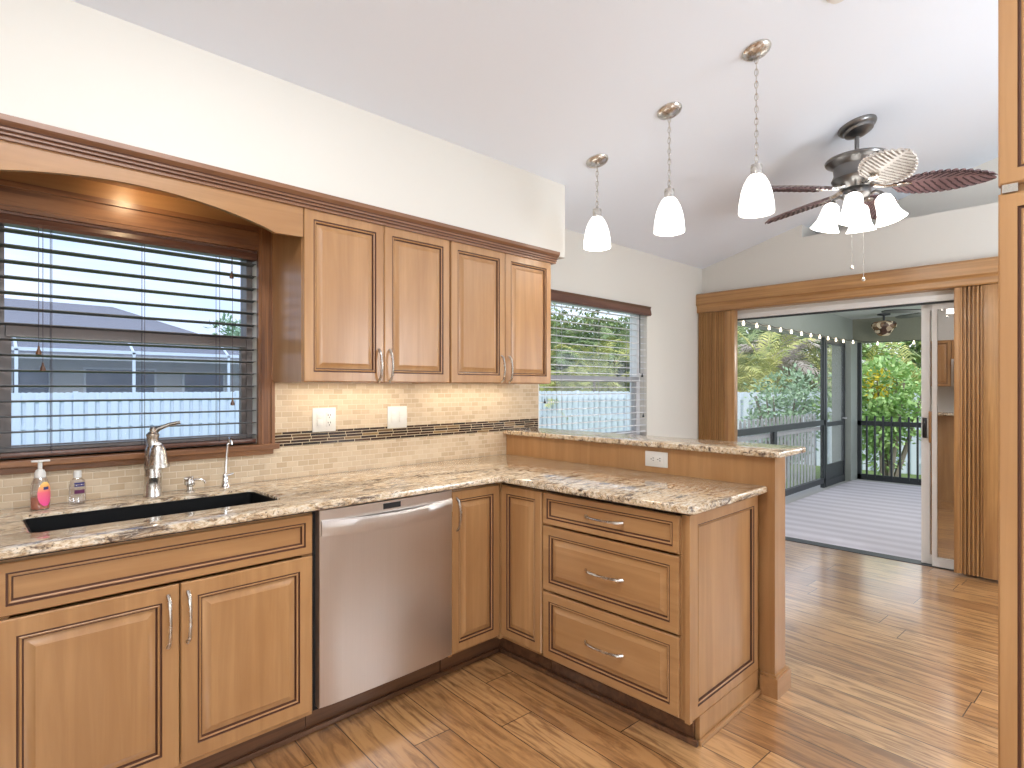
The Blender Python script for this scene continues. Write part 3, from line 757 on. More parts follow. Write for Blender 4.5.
# ------------------------------------------------------------------ sink fittings
CT = .914
fx, fy = -1.366, -.062
t = thing('kitchen_faucet', (fx, fy, CT), 'brushed nickel kitchen faucet with bell-shaped pull-out head', 'faucet')
MB().lathe([(0, 0), (.034, 0), (.034, .004), (.031, .012), (.030, .05), (.030, .072), (.031, .074), (.031, .078), (.030, .080), (.029, .16), (.026, .19), (.021, .200), (.021, .235), (.023, .240), (.023, .247), (.015, .256), (0, .258)], loc=(fx, fy, CT), seg=28).build('body', nickel, t)
hd = MB().tube([(fx + .004, fy, CT + .252), (fx + .02, fy - .005, CT + .268), (fx + .055, fy - .02, CT + .284), (fx + .090, fy - .035, CT + .292)], [.013, .009, .0075, .007], 10).lathe([(.0, -.012), (.013, -.01), (.014, .006), (.009, .013), (0, .015)], loc=(fx + .002, fy, CT + .262), seg=16)
hd.build('handle', nickel, t)
MB().tube([(fx, fy - .008, CT + .115), (fx - .002, fy - .045, CT + .165), (fx - .004, fy - .075, CT + .198), (fx - .006, fy - .098, CT + .205)], [.018, .02, .021, .018], 14).build('spout', nickel, t)
MB().lathe([(0, .215), (.014, .213), (.024, .200), (.031, .172), (.035, .145), (.039, .135), (.0395, .126), (.036, .124), (.032, .128), (0, .130)], loc=(fx - .006, fy - .105, CT), seg=24).build('spray_head', nickel, t)
sx, sy = -1.232, -.060
t = thing('soap_dispenser', (sx, sy, CT), 'short nickel soap dispenser between the faucet and the filter tap', 'dispenser')
MB().lathe([(0, 0), (.020, 0), (.020, .004), (.013, .010), (.012, .022), (.020, .030), (.021, .042), (.017, .052), (.010, .055), (.010, .060), (0, .061)], loc=(sx, sy, CT), seg=20).build('body', nickel, t)
MB().tube([(sx + .008, sy - .004, CT + .049), (sx + .035, sy - .018, CT + .050), (sx + .048, sy - .026, CT + .044), (sx + .052, sy - .028, CT + .032)], .0042, 8).build('nozzle', nickel, t)
MB().tube([(sx - .022, sy, CT + .056), (sx + .012, sy, CT + .058)], .005, 8).build('pump_lever', nickel, t)
tx, ty = -1.090, -.050
t = thing('filter_tap', (tx, ty, CT), 'slender chrome filtered-water tap at the right of the sink', 'tap')
MB().lathe([(0, 0), (.022, 0), (.022, .005), (.016, .012), (.013, .035), (.012, .052), (.008, .058), (0, .059)], loc=(tx, ty, CT), seg=20).build('base', chrome, t)
pts = [(tx, ty, CT + .05), (tx + .004, ty, CT + .12), (tx + .010, ty - .002, CT + .185)]
for k in range(9):
    a = math.pi * k / 8 * 1.05; pts.append((tx + .012, ty - .022 + .020 * math.cos(a), CT + .192 + .022 * math.sin(a)))
MB().tube(pts, .0052, 10).build('spout', chrome, t)
MB().tube([(tx + .008, ty - .006, CT + .052), (tx + .030, ty - .012, CT + .058)], .0038, 8).build('lever', chrome, t)
# bottles
bx, by = -1.716, -.072
t = thing('hand_soap_bottle', (bx, by, CT), 'clear pump bottle of pink hand soap with orange and pink label', 'bottle')
MB().lathe([(0, 0), (.026, .0), (.0275, .004), (.0285, .03), (.0285, .065), (.026, .09), (.019, .112), (.014, .118), (.014, .122)], loc=(bx, by, CT), seg=24).build('bottle', clearplastic, t)
MB().lathe([(0, .003), (.0255, .003), (.0265, .03), (.0265, .046), (0, .046)], loc=(bx, by, CT), seg=20).build('soap', soapm, t)
mb = MB(); n_ = 10
g = []
for j in range(9):
    z = .014 + j * .0105; half = math.sqrt(max(0, 1 - ((j - 4) / 4.2) ** 2)); r_ = .0293 if z < .07 else .0293 - (z - .07) * .1
    g.append([mb.bm.verts.new((bx + r_ * math.sin(R(28) + R(48) * half * (i / n_ * 2 - 1)), by - r_ * math.cos(R(28) + R(48) * half * (i / n_ * 2 - 1)), CT + z)) for i in range(n_ + 1)])
for A, B in zip(g, g[1:]):
    for i in range(n_): mb.bm.faces.new([A[i], A[i + 1], B[i + 1], B[i]])
lb = mb.build('label', labelpink, t, 30)
def band(parent, name, mat, cx, cy, r_, a0, a1, z0_, z1_):
    mb = MB(); A = [[mb.bm.verts.new((cx + r_ * math.sin(R(a)), cy - r_ * math.cos(R(a)), CT + z)) for z in (z0_, z1_)] for a in [a0 + (a1 - a0) * k / 8 for k in range(9)]]
    for p_, q_ in zip(A, A[1:]): mb.bm.faces.new([p_[0], q_[0], q_[1], p_[1]])
    return mb.build(name, mat, parent, 30)
band(lb, 'print', labelblue, bx, by, .0298, 14, 46, .071, .081)
MB().lathe([(.0165, .112), (.0165, .128), (.012, .140), (.0065, .142), (.0065, .166), (.010, .168), (.010, .174), (0, .175)], loc=(bx, by, CT), seg=18).box(bx - .025, bx + .028, by - .007, by + .007, CT + .168, CT + .175, 0, .002).build('pump', whitep, t)
bx, by = -1.606, -.048
t = thing('sanitizer_bottle', (bx, by, CT), 'small clear hand sanitizer bottle with white flip cap and blue print', 'bottle')
M = Matrix.Translation((bx, by, CT)) @ Matrix.Diagonal((1, .72, 1, 1))
MB().lathe([(0, 0), (.024, 0), (.026, .004), (.026, .07), (.0235, .085), (.013, .096), (.011, .100)], M, 24).build('bottle', clearplastic, t)
MB().lathe([(.0125, .098), (.0125, .122), (.011, .124), (0, .124)], loc=(bx, by, CT), seg=18).build('cap', whitep, t)
mb = MB()
for z0_, z1_, mi in ((.066, .072, 0), (.074, .081, 0), (.040, .054, 1)):
    A = [[mb.bm.verts.new((bx + .0268 * math.sin(R(a)), by - .0268 * .72 * math.cos(R(a)), CT + z)) for z in (z0_, z1_)] for a in [-25 + 9 * k for k in range(9)]]
    for p_, q_ in zip(A, A[1:]): mb.bm.faces.new([p_[0], q_[0], q_[1], p_[1]]).material_index = mi
mb.build('print', [labelblue, labelplum], t, 30)

# ------------------------------------------------------------------ switches and outlets
def plate(name, label, f, u, z, n, w_, h_, items):
    t = thing(name, f.p(u, n, z - h_ / 2), label, 'wall plate')
    mb = MB(); f.box(mb, u - w_ / 2, u + w_ / 2, n, n + .006, z - h_ / 2, z + h_ / 2, 0, .002); mb.build('plate', whitep, t)
    for kind, du, dz in items:
        if kind == 'rocker':
            mb = MB(); f.box(mb, u + du - .017, u + du + .017, n + .006, n + .0075, z - .034, z + .034); mb.prism([(z - .030, 0), (z + .030, 0)] and [(0, 0), (0, 0), (0, 0)], 0, 0, 0) if False else None
            a = f.p(u + du, n, 0)
            mb2 = mb; f.box(mb2, u + du - .014, u + du + .014, n + .0075, n + .011, z - .030, z + .004, 0, .0008); f.box(mb2, u + du - .014, u + du + .014, n + .0075, n + .009, z + .004, z + .030, 0, .0008)
            mb.build('rocker_switch', whitep, t)
        else:
            horiz = kind == 'outlet_h'
            mb = MB()
            if horiz: f.box(mb, u + du - .036, u + du + .036, n + .006, n + .008, z - .018, z + .018, 0, .0008)
            else: f.box(mb, u + du - .017, u + du + .017, n + .006, n + .008, z - .036, z + .036, 0, .0008)
            rcp = mb.build('receptacle', whitep, t)
            mb = MB()
            for s_ in (-.019, .019):
                cu, cz_ = (u + du + s_, z) if horiz else (u + du, z + s_)
                for a, b in ((-.006, .004), (.006, .004), (0, -.008)):
                    if horiz: a, b = b, a
                    f.box(mb, cu + a - (.0016 if not horiz else .004), cu + a + (.0016 if not horiz else .004), n + .008, n + .0085, cz_ + b - (.004 if not horiz else .0016), cz_ + b + (.004 if not horiz else .0016))
            mb.build('slot', gapm, rcp, 0)
    return t
nt_ = -YW + .008
plate('switch_plate', 'white double plate with a rocker switch and outlet, nearer the window', f, -.602, 1.186, nt_, .124, .120, [('rocker', -.025, 0), ('outlet', .025, 0)])
plate('switch_plate', 'white double plate with two rocker switches, middle of the backsplash', f, -.174, 1.184, nt_, .124, .120, [('rocker', -.025, 0), ('rocker', .025, 0)])
pf2 = Fr((.6425, 0), (0, -1), (-1, 0))
plate('outlet_plate', 'white outlet plate lying sideways on the peninsula half wall', pf2, 1.115, .981, 0, .130, .078, [('outlet_h', 0, 0)])

# ------------------------------------------------------------------ pantry at the right edge of the frame
t = thing('pantry_cabinet', (-.15, -2.9, 0), 'tall light maple pantry cabinet at the right edge of the view', 'cabinet')
PX = -.45; PY = -2.563
MB().box(PX + .022, .20, -3.35, PY - .002, .1, 2.42).box(PX + .08, .20, -3.35, PY - .002, 0, .1).build('body', maple, t, 0)
pfr = Fr((0, 0), (0, -1), (-1, 0))
for z0_, z1_, hz in ((.115, 1.728, 1.60), (1.745, 2.415, 1.85)):
    mb = MB(); pfr.panel(mb, -PY, -PY + .39, z0_, z1_, -PX - .022, .022, .042); d = mb.build('door', [maple, glaze], t, 20)
    pfr.pull(d, -PY + .36, hz, -PX, .15, True)
MB().box(PX - .001, PX + .020, PY - .03, PY - .006, 1.7285, 1.7445).build('hinge', nickel, t)

# ================================================================== LAMPS OVER THE BAR AND THE FAN
def tilt_to_ceiling(x, y):
    sl = math.atan(.272); return Matrix.Translation((x, y, ceil_z(y))) @ Matrix.Rotation(-sl, 4, 'X')
def chain(mb, x, y, z0_, z1_, L=.036, r_=.0022):
    n = max(2, round((z1_ - z0_) / (L * .80))); L2 = (z1_ - z0_) / n
    for i in range(n):
        c = V((x, y, z0_ + (i + .5) * L2)); a = V((1, .3, 0)).normalized() if i % 2 else V((-.3, 1, 0)).normalized()
        pts = [c + a * (.0075 * math.cos(2 * math.pi * k / 12)) + V((0, 0, L2 * .62 * math.sin(2 * math.pi * k / 12))) for k in range(12)]
        mb.tube(pts, r_, 6, closed=True)
px = .780
PEN = [(-.630, 'pendant lamp nearest the wall cabinets, a lit white glass bell on a chain'), (-1.106, 'middle pendant lamp of the three over the bar, lit white glass bell'), (-1.566, 'pendant lamp nearest the ceiling fan, lit white glass bell on the longest chain')]
for py, lab in PEN:
    zb_ = 2.168
    t = thing('pendant_lamp', (px, py, zb_), lab, 'lamp', 'pendant lamps over the bar')
    M = tilt_to_ceiling(px, py)
    mb = MB(); mb.lathe([(.066, 0), (.066, -.006), (.060, -.014), (.042, -.022), (.012, -.026), (.010, -.040), (0, -.042)], M, 28); mb.build('canopy', nickel, t)
    zc = (M @ V((0, 0, -.036))).z
    mb = MB(); chain(mb, px, py, zb_ + .245, zc); mb.tube([(px, py, zb_ + .22), (px + .003, py, (zb_ + zc) / 2), (px, py, zc)], .0016, 6); mb.build('chain', nickel, t)
    MB().lathe([(0, .252), (.006, .250), (.008, .236), (.024, .228), (.026, .222), (.026, .186), (.029, .182), (.029, .176)], loc=(px, py, zb_), seg=24).build('socket', nickel, t)
    MB().lathe([(.027, .182), (.040, .168), (.056, .138), (.068, .100), (.076, .055), (.080, .004), (.078, .0), (.074, .004), (.070, .055), (.062, .1), (.050, .134), (.022, .170)], loc=(px, py, zb_), seg=32).build('lamp_shade', shade_e, t)
    light('pendant_light', 'POINT', (px, py, zb_ + .05), 3.0, (1, .90, .76), shadow_soft_size=.04)

def leaf_blade(ang, mat, root, r0=.165, r1=.645, wmax=.105, pitch=R(11), ctr=(2.057, -1.646, 2.565), seed=0):
    """one carved palm-leaf blade: ribbed surface, notched edge, raised midrib"""
    mb = MB(); N_, K = 112, 14; top, bot, val = [], [], []
    Mx = Matrix.Translation(ctr) @ Matrix.Rotation(ang, 4, 'Z') @ Matrix.Rotation(pitch, 4, 'X')
    for i in range(N_ + 1):
        t = i / N_; x = r0 + (r1 - r0) * t
        wv = wmax * (math.sin(math.pi * min(1, (t * .93 + .07)) ** .85)) ** .65 * (1 if t < .97 else .8) + .012
        A, B, C_ = [], [], []
        for k in range(-K, K + 1):
            s_ = k / K; a = abs(s_)
            ph = (t * 13 - a * 1.3) % 1.0                      # ribs slant out from the midrib
            groove = max(0, 1 - abs(ph - .5) / .3) if a > .10 else 0
            wl = wv * (1 - .16 * max(0, 1 - abs(ph - .5) / .3) * (a > .8))
            z = .010 * (1 - a) ** 2 - .012 * a * a - .0045 * groove * min(1, a * 3) - .02 * t * t
            xx = x + .05 * a * (1 - t * .4)
            A.append(mb.bm.verts.new(Mx @ V((xx, s_ * wl, z + .003)))); B.append(mb.bm.verts.new(Mx @ V((xx, s_ * wl, z - .004)))); C_.append(groove > .5)
        top.append(A); bot.append(B); val.append(C_)
    for G, flip in ((top, 0), (bot, 1)):
        for i in range(N_):
            for k in range(2 * K):
                q = [G[i][k], G[i][k + 1], G[i + 1][k + 1], G[i + 1][k]]
                mb.bm.faces.new(q if not flip else q[::-1]).material_index = 1 if val[i][k] or val[i + 1][k + 1] else 0
    for i in range(N_):
        mb.bm.faces.new([top[i][0], top[i + 1][0], bot[i + 1][0], bot[i][0]]); mb.bm.faces.new([top[i + 1][-1], top[i][-1], bot[i][-1], bot[i + 1][-1]])
    for k in range(2 * K):
        mb.bm.faces.new([top[0][k + 1], top[0][k], bot[0][k], bot[0][k + 1]]); mb.bm.faces.new([top[-1][k], top[-1][k + 1], bot[-1][k + 1], bot[-1][k]])
    return mb.build('blade', [mat, glaregroove if mat is bladeglare else bladegroove], root, 60)
FX, FY = 2.057, -1.646
t = thing('ceiling_fan', (FX, FY, 2.30), 'pewter ceiling fan with carved palm-leaf blades and four lit bell shades', 'ceiling fan')
M = tilt_to_ceiling(FX, FY)
MB().lathe([(.108, 0), (.108, -.008), (.100, -.020), (.085, -.028), (.080, -.044), (.050, -.060), (.030, -.068), (0, -.070)], M, 32).build('canopy', pewter, t)
MB().tube([(FX, FY, 2.77), (FX, FY, ceil_z(FY) - .05)], .013, 12).build('downrod', pewter, t)
MB().lathe([(r_ * .87, z * .88) for r_, z in [(0, .245), (.03, .244), (.06, .238), (.15, .232), (.197, .222), (.203, .212), (.198, .200), (.175, .190), (.150, .165), (.145, .120), (.155, .095), (.162, .080), (.150, .060), (.115, .035), (.09, .015), (0, .010)]], loc=(FX, FY, 2.560), seg=40).build('motor_housing', pewter, t)
for k, deg in enumerate((216, 288, 0, 72, 144)):
    a = R(deg); dx, dy = math.cos(a), math.sin(a)
    leaf_blade(a, bladeglare if k == 0 else bladem, t, seed=k, pitch=R(-26) if k == 0 else R(-14), wmax=.118 if k == 0 else .105)
    mb = MB(); mb.tube([(FX + dx * .09, FY + dy * .09, 2.585), (FX + dx * .15, FY + dy * .15, 2.568), (FX + dx * .22, FY + dy * .22, 2.562), (FX + dx * .28, FY + dy * .28, 2.562)], [.016, .013, .013, .006], 8)
    mb.lathe([(0, .010), (.030, .006), (.034, 0), (.030, -.006), (0, -.010)], Matrix.Translation((FX + dx * .235, FY + dy * .235, 2.560)), 16)
    mb.build('blade_bracket', nickel, t)
MB().lathe([(.06, .03), (.075, .01), (.080, -.02), (.065, -.045), (.035, -.06), (.02, -.09), (0, -.095)], loc=(FX, FY, 2.555), seg=28).build('light_fitter', pewter, t)
for k, deg in enumerate((98, 188, 278, 8)):
    a = R(deg); dx, dy = math.cos(a), math.sin(a)
    h0 = V((FX + dx * .07, FY + dy * .07, 2.525)); h1 = V((FX + dx * .125, FY + dy * .125, 2.525)); ax = V((dx * .30, dy * .30, -1)).normalized()
    MB().tube([h0, (h0 + h1) / 2 + V((0, 0, .014)), h1, h1 + ax * .03], [.011, .010, .011, .022], 10).build('lamp_arm', pewter, t)
    q = V((0, 0, 1)).rotation_difference(-ax).to_matrix().to_4x4()
    M = Matrix.Translation(h1 + ax * .185) @ q
    sh = MB().lathe([(.024, .165), (.042, .150), (.050, .125), (.054, .085), (.062, .045), (.078, .012), (.086, 0), (.084, .0), (.074, .014), (.058, .046), (.050, .085), (.046, .122), (.020, .158)], M, 30).build('lamp_shade', shade_e, t)
    light('fan_lamp_light', 'POINT', h1 + ax * .150, 2.4, (1, .92, .80), shadow_soft_size=.03)
for dx, dy, zz in ((-.078, .006, 2.075), (-.028, -.043, 2.005)):
    zt = 2.47
    c = MB().tube([(FX + dx, FY + dy, zz), (FX + dx, FY + dy, zt)], .0018, 6).build('pull_chain', nickel, t)
    MB().lathe([(0, .016), (.006, .012), (.011, 0), (.008, -.009), (0, -.012)], loc=(FX + dx, FY + dy, zz), seg=12).build('knob', nickel, c)
# smoke detector half out of the frame
t = MB().lathe([(.055, 0), (.055, -.012), (.045, -.026), (.02, -.032), (0, -.033)], tilt_to_ceiling(.765, -1.925), 28).build('smoke_detector', whitep)
tag(t, 'white round smoke detector on the ceiling at the top edge of the photo', 'smoke detector')
# unseen fixtures added to carry the panel and globe fill lights
for (lx, ly), lab in zip(FILL_PANELS, ('added unseen fill light, a flat white ceiling panel over the kitchen floor',)):
    M = Matrix.Translation((lx, ly, ceil_z(ly) - .002)) @ Matrix.Rotation(-math.atan(.272), 4, 'X')
    t = thing('added_fill_panel', (lx, ly, ceil_z(ly)), lab, 'lamp')
    mb = MB(); mb.box(-.6, .6, -.25, .25, -.05, 0, 0, .006); bmesh.ops.transform(mb.bm, matrix=M, verts=mb.bm.verts[:]); mb.build('housing', whitep, t)
    mb = MB(); mb.box(-.57, .57, -.22, .22, -.055, -.05); bmesh.ops.transform(mb.bm, matrix=M, verts=mb.bm.verts[:]); mb.build('diffuser', fill_e, t, 0)
for (lx, ly, lz_), lab in zip(FILL_GLOBES, ('added unseen fill light, a white globe hanging behind the kitchen', 'added unseen fill light, a white globe hanging on the dining side')):
    t = thing('added_fill_globe', (lx, ly, lz_), lab, 'lamp')
    MB().tube([(lx, ly, lz_ + .11), (lx, ly, ceil_z(ly) - .01)], .008, 8).build('cord', nickel, t)
    MB().lathe([(.06, 0), (.055, -.02), (0, -.03)], loc=(lx, ly, ceil_z(ly) - .005), seg=20).build('canopy', nickel, t)
    MB().lathe([(.12 * math.sin(math.pi * k / 14), .12 * math.cos(math.pi * k / 14)) for k in range(15)], loc=(lx, ly, lz_), seg=24).build('lamp_shade', fill_e, t)

# ================================================================== SLIDING DOOR, VALANCE, FOLDING WOOD BLINDS
mb = MB()
mb.box(XE - .012, XE + .15, DO0 - .035, DO0 - .0, -.05, DZ).box(XE - .012, XE + .15, DO1, DO1 + .035, -.05, DZ)
mb.box(XE - .012, XE + .15, DO1, DO0, DZ - .045, DZ)
door1 = struct(mb, 'door_1', alum_white)
MB().box(XE + .02, XE + .04, DO1 + .03, DO0 - .03, DZ - .06, DZ - .045).build('track', bronze, door1, 0)
MB().box(XE + .0305, XE + .15, DO1, DO0, -.05, .004).build('threshold', bronze, door1, 0)
def slider(nm, x0, x1, ya, yb, sw, glass):
    p_ = MB(); p_.box(x0, x1, ya - sw, ya, .008, DZ - .05).box(x0, x1, yb, yb + sw, .008, DZ - .05).box(x0, x1, yb + sw, ya - sw, .008, .075).box(x0, x1, yb + sw, ya - sw, DZ - .10, DZ - .05)
    o = p_.build(nm, alum_white, door1)
    MB().box((x0 + x1) / 2 - .003, (x0 + x1) / 2 + .003, yb + sw - .004, ya - sw + .004, .07, DZ - .095).build('pane', glass, o, 0)
    return o
s2 = slider('fixed_panel', XE + .035, XE + .068, -1.803, -3.12, .030, pane_refl)
s1 = slider('sliding_panel', XE + .082, XE + .115, -1.728, -3.12, .055, pane_refl)
MB().box(XE + .070, XE + .082, -1.764, -1.736, .965, 1.118, 0, .004).build('latch', blackm, s1)
MB().box(XE + .040, XE + .058, -1.800, -1.780, .93, 1.17, 0, .006).box(XE + .055, XE + .082, -1.796, -1.784, .95, .98).box(XE + .055, XE + .082, -1.796, -1.784, 1.12, 1.15).build('handle', honey_z, s1)
# valance
vp = [(XE - .001, 2.066), (XE - .105, 2.066), (XE - .112, 2.075), (XE - .112, 2.115), (XE - .118, 2.128), (XE - .130, 2.140), (XE - .130, 2.232), (XE - .120, 2.246), (XE - .001, 2.246)]
tag(MB().prism(vp, 1, -3.3, .026).build('door_valance', honey_y, None, 20), 'long honey-coloured wooden valance across the top of the patio door', 'valance')
def folding(label, slats, boards, ya, yb):
    t = thing('folding_blind', (XE - .055, (ya + yb) / 2, .02), label, 'blind')
    n = int((ya - yb) / .0115); mb = MB()
    rnd = random.Random(len(label))
    for i in range(n):
        y = ya - (i + .5) * .0115; d = .018 * (i % 2) + rnd.uniform(0, .008)
        mb.box(XE - .098 + d, XE - .02, y - .0052, y + .0052, .022, 2.064, 0, .0022)
    mb.build('slats', honey_z, t, 25)
    for (a, b, xo) in boards:
        MB().box(XE - xo, XE - .012, b, a, .022, 2.064, 0, .004).build('lead_board', honey_z, t)
    return t
folding('folded wooden blind stacked at the left of the patio door', 1, [(-.236, -.330, .085)], .018, -.236)
folding('folded wooden blind stacked at the right of the patio door', 1, [(-1.955, -1.990, .100), (-2.118, -2.29, .098)], -1.990, -2.118)

# ================================================================== LANAI
LZ = -.05; LX1 = 8.0
struct(MB().box(XE + .03, LX1 + .25, -4.2, .35, LZ - .15, LZ), 'floor_lanai', concrete)
struct(MB().box(XE + .15, LX1 + .25, -4.2, .35, 2.40, 2.50), 'ceiling_lanai', paint('lanai_ceiling_paint', (.60, .63, .60)))
struct(MB().box(XE + .15, LX1 + .25, .0, .25, 2.065, 2.40), 'wall_lanai_north', stucco, 0)
struct(MB().box(LX1, LX1 + .25, -4.2, 0, 2.04, 2.40), 'wall_lanai_east', stuccodk, 0)
struct(MB().box(XE + .15, LX1 + .25, -4.45, -4.2, 2.10, 2.50), 'wall_lanai_south', stucco, 0)
struct(MB().box(7.70, LX1 + .10, -.06, .20, LZ, 2.065), 'wall_lanai_column', stucco, 0)
struct(MB().box(XE + .15, LX1 + .3, .25, .75, 2.36, 2.42).box(XE + .15, LX1 + .3, -.012, .02, 2.052, 2.066), 'trim_3', plain('eave_board', (.55, .50, .44), .6))
tag(MB().box(3.42, 7.78, -3.6, -.07, LZ, LZ + .012).build('outdoor_rug', rugm, None, 0), 'grey ribbed outdoor rug covering the lanai floor', 'rug')
# north railing with screen frame
def picket_row(t, nm, mat, pts, z0_, z1_, w_):
    first = None
    for (x, y) in pts:
        if first is None:
            mb = MB(); mb.box(x - w_ / 2, x + w_ / 2, y - w_ / 2, y + w_ / 2, z0_, z1_ - .02)
            mb.prism([(x - w_ / 2, z1_ - .02), (x + w_ / 2, z1_ - .02), (x, z1_)], 1, y - w_ / 2, y + w_ / 2)
            first = mb.build(nm, mat, t, 0); x0, y0 = x, y
        else:
            c = first.copy(); COL.objects.link(c); c.parent = t; c.location = (x - x0, y - y0, 0)
t = thing('porch_railing', (5.2, .12, LZ), 'grey picket railing behind the dark screen frame, left side of the lanai', 'railing')
MB().box(3.47, 6.83, .02, .07, .825, .895).box(3.47, 6.83, .02, .07, .015, .085).box(6.78, 6.83, .02, .07, LZ, 2.064).build('screen_frame', bronze, t, 0)
MB().box(3.47, 6.83, .072, .11, .755, .80).build('rail', railgray, t, 0)
picket_row(t, 'picket', railgray, [(3.55 + .118 * k, .133) for k in range(28)], LZ + .01, .985, .022)
MB().box(5.05, 5.13, .02, .07, LZ, .825).build('post', bronze, t, 0)
MB().box(3.47, 6.80, .044, .046, .08, 2.06).build('screen', screen_thin, t, 0)
# screen door
t = thing('screen_door', (7.25, .04, LZ), 'dark bronze framed screen door beside the lanai column', 'door')
mb = MB(); mb.box(6.835, 6.895, .015, .055, LZ, 2.03).box(7.63, 7.69, .015, .055, LZ, 2.03).box(6.895, 7.63, .015, .055, 1.97, 2.03).box(6.895, 7.63, .015, .055, .80, .86).box(6.895, 7.63, .015, .055, LZ + .005, .05)
mb.build('frame', bronze, t, 0)
MB().box(6.895, 7.63, .025, .045, .05, .26).build('kick_panel', bronze, t, 0)
MB().box(6.895, 7.63, .034, .036, .26, 1.97).build('screen', screen, t, 0)
MB().tube([(7.58, .015, .90), (7.58, -.035, .90), (7.46, -.045, .90)], .008, 8).build('handle', railgray, t)
# east railing
t = thing('porch_railing', (LX1 + .05, -2.1, LZ), 'black picket railing at the far end of the lanai', 'railing')
MB().box(LX1 + .02, LX1 + .07, -4.2, -.06, .775, .845).box(LX1 + .02, LX1 + .07, -4.2, -.06, LZ, .035).box(LX1 + .02, LX1 + .07, -.11, -.06, LZ, 2.04).build('frame', bronze, t, 0)
picket_row(t, 'picket', bronze, [(LX1 + .012, -.19 - .107 * k) for k in range(36)], .0, .925, .024)
# lanai lamp and fan
lx, ly, lz = 7.55, -.52, 2.40
t = thing('porch_lamp', (lx, ly, 2.0), 'mottled brown and cream shell-like lamp hanging at the far end of the lanai', 'lamp')
MB().lathe([(.08, 0), (.08, -.02), (.015, -.03), (.015, -.10), (.10, -.11)], loc=(lx, ly, lz), seg=20).build('canopy', bronze, t)
MB().lathe([(.09, -.105), (.14, -.12), (.160, -.155), (.155, -.19), (.115, -.25), (.07, -.305), (.05, -.315), (0, -.318)], loc=(lx, ly, lz), seg=12).build('lamp_shade', tiffany, t, 20)
lx, ly = 5.42, -1.585
t = thing('porch_fan', (lx, ly, 2.1), 'dark ceiling fan under the lanai ceiling, only one blade showing', 'ceiling fan')
MB().lathe([(.07, 0), (.07, -.03), (.015, -.05), (.015, -.21), (.10, -.22), (.11, -.28), (.06, -.31), (0, -.32)], loc=(lx, ly, 2.40), seg=24).build('motor_housing', bladelanai, t)
for k in range(5):
    a = R(128 + 72 * k); M = Matrix.Translation((lx, ly, 2.145)) @ Matrix.Rotation(a, 4, 'Z') @ Matrix.Rotation(R(8), 4, 'X')
    mb = MB(); pts = [(.09, -.03), (.2, -.06), (.55, -.065), (.62, -.04), (.64, 0), (.62, .04), (.55, .065), (.2, .06), (.09, .03)]
    mb.prism(pts, 2, -.004, .004); bmesh.ops.transform(mb.bm, matrix=M, verts=mb.bm.verts[:]); mb.build('blade', bladelanai, t, 0)
# string lights
t = thing('string_lights', (5.8, -.03, 2.0), 'string of small warm bulbs along the lanai beam', 'string lights')
bp = [V((3.75 + .335 * k, -.035, 2.035)) for k in range(12)] + [V((7.66, -.10, 2.03)), V((7.94, -.35, 2.01)), V((7.94, -.80, 2.0)), V((7.94, -1.25, 2.01))]
cp = []
for a, b in zip(bp, bp[1:]): cp += [a + V((0, 0, .03)), (a + b) / 2 + V((0, 0, .012))]
cp.append(bp[-1] + V((0, 0, .03)))
MB().tube(cp, .004, 6).build('cord', blackm, t)
for p_ in bp:
    MB().lathe([(.006, .026), (.008, .010), (.013, .0), (.015, -.010), (.011, -.022), (0, -.026)], loc=p_, seg=12).build('bulb', bulb_e, t)

# ================================================================== OUTSIDE
GZ = -.60
struct(MB().box(-60, 80, .9, 90, GZ - .2, GZ).box(8.4, 80, -60, .9, GZ - .2, GZ), 'ground', grass, 0)
def fence(label, A, B, pitch, w_, flip=1, npost=4):
    """shadow-box fence: boards alternate on both faces of the rails"""
    A, B = V((*A, 0)), V((*B, 0)); d = (B - A); L = d.length; d.normalize(); nrm = V((d.y, -d.x, 0)) * flip
    t = thing('garden_fence', ((A + B) / 2) + V((0, 0, GZ)), label, 'fence')
    ang = math.atan2(d.y, d.x)
    def bx(nm, u0, u1, n0, n1, z0_, z1_, cap=False):
        mb = MB()
        if cap:
            c = .025; pts = [(u0, z0_), (u1, z0_), (u1, z1_ - .03), (u1 - c, z1_ - .008), ((u0 + u1) / 2, z1_), (u0 + c, z1_ - .008), (u0, z1_ - .03)]
            mb.prism(pts, 1, n0, n1)
        else: mb.box(u0, u1, n0, n1, z0_, z1_)
        bmesh.ops.transform(mb.bm, matrix=Matrix.Translation(A) @ Matrix.Rotation(ang, 4, 'Z') @ Matrix.Diagonal((1, -flip, 1, 1)), verts=mb.bm.verts[:])
        return mb.build(nm, fencewhite, t, 0)
    n = int(L / pitch)
    fr_ = bx('board', 0, w_, .02, .04, GZ, 1.24, True)
    bk_ = bx('board', pitch / 2, pitch / 2 + w_, -.04, -.02, GZ, 1.235, True)
    cnt = 2
    for k in range(1, n):
        for s_ in (fr_, bk_):
            if cnt >= 98: break
            c = s_.copy(); COL.objects.link(c); c.parent = t; c.location = d * (pitch * k); cnt += 1
    for z in (-.35, .35, 1.02): bx('rail', 0, L, -.02, .02, z, z + .09)
    for k in range(npost):
        u = L * k / (npost - 1); bx('post', u - .05, u + .05, -.05, .05, GZ, 1.26)
    return t
fence('white board fence behind the sink window in front of the grey roofed house', (-3.6, 15.2), (7.9, 15.2), .24, .15)
fence('white board fence seen through the nook window under the palms', (13.6, 12.6), (13.6, 5.0), .24, .15, 1)
fence('white board fence beyond the lanai, running past the shrubs', (13.6, 4.9), (13.6, -3.0), .24, .15, 1)
t = thing('garden_post', (5.0, 5.0, GZ), 'short grey post standing in the yard outside the nook window', 'post')
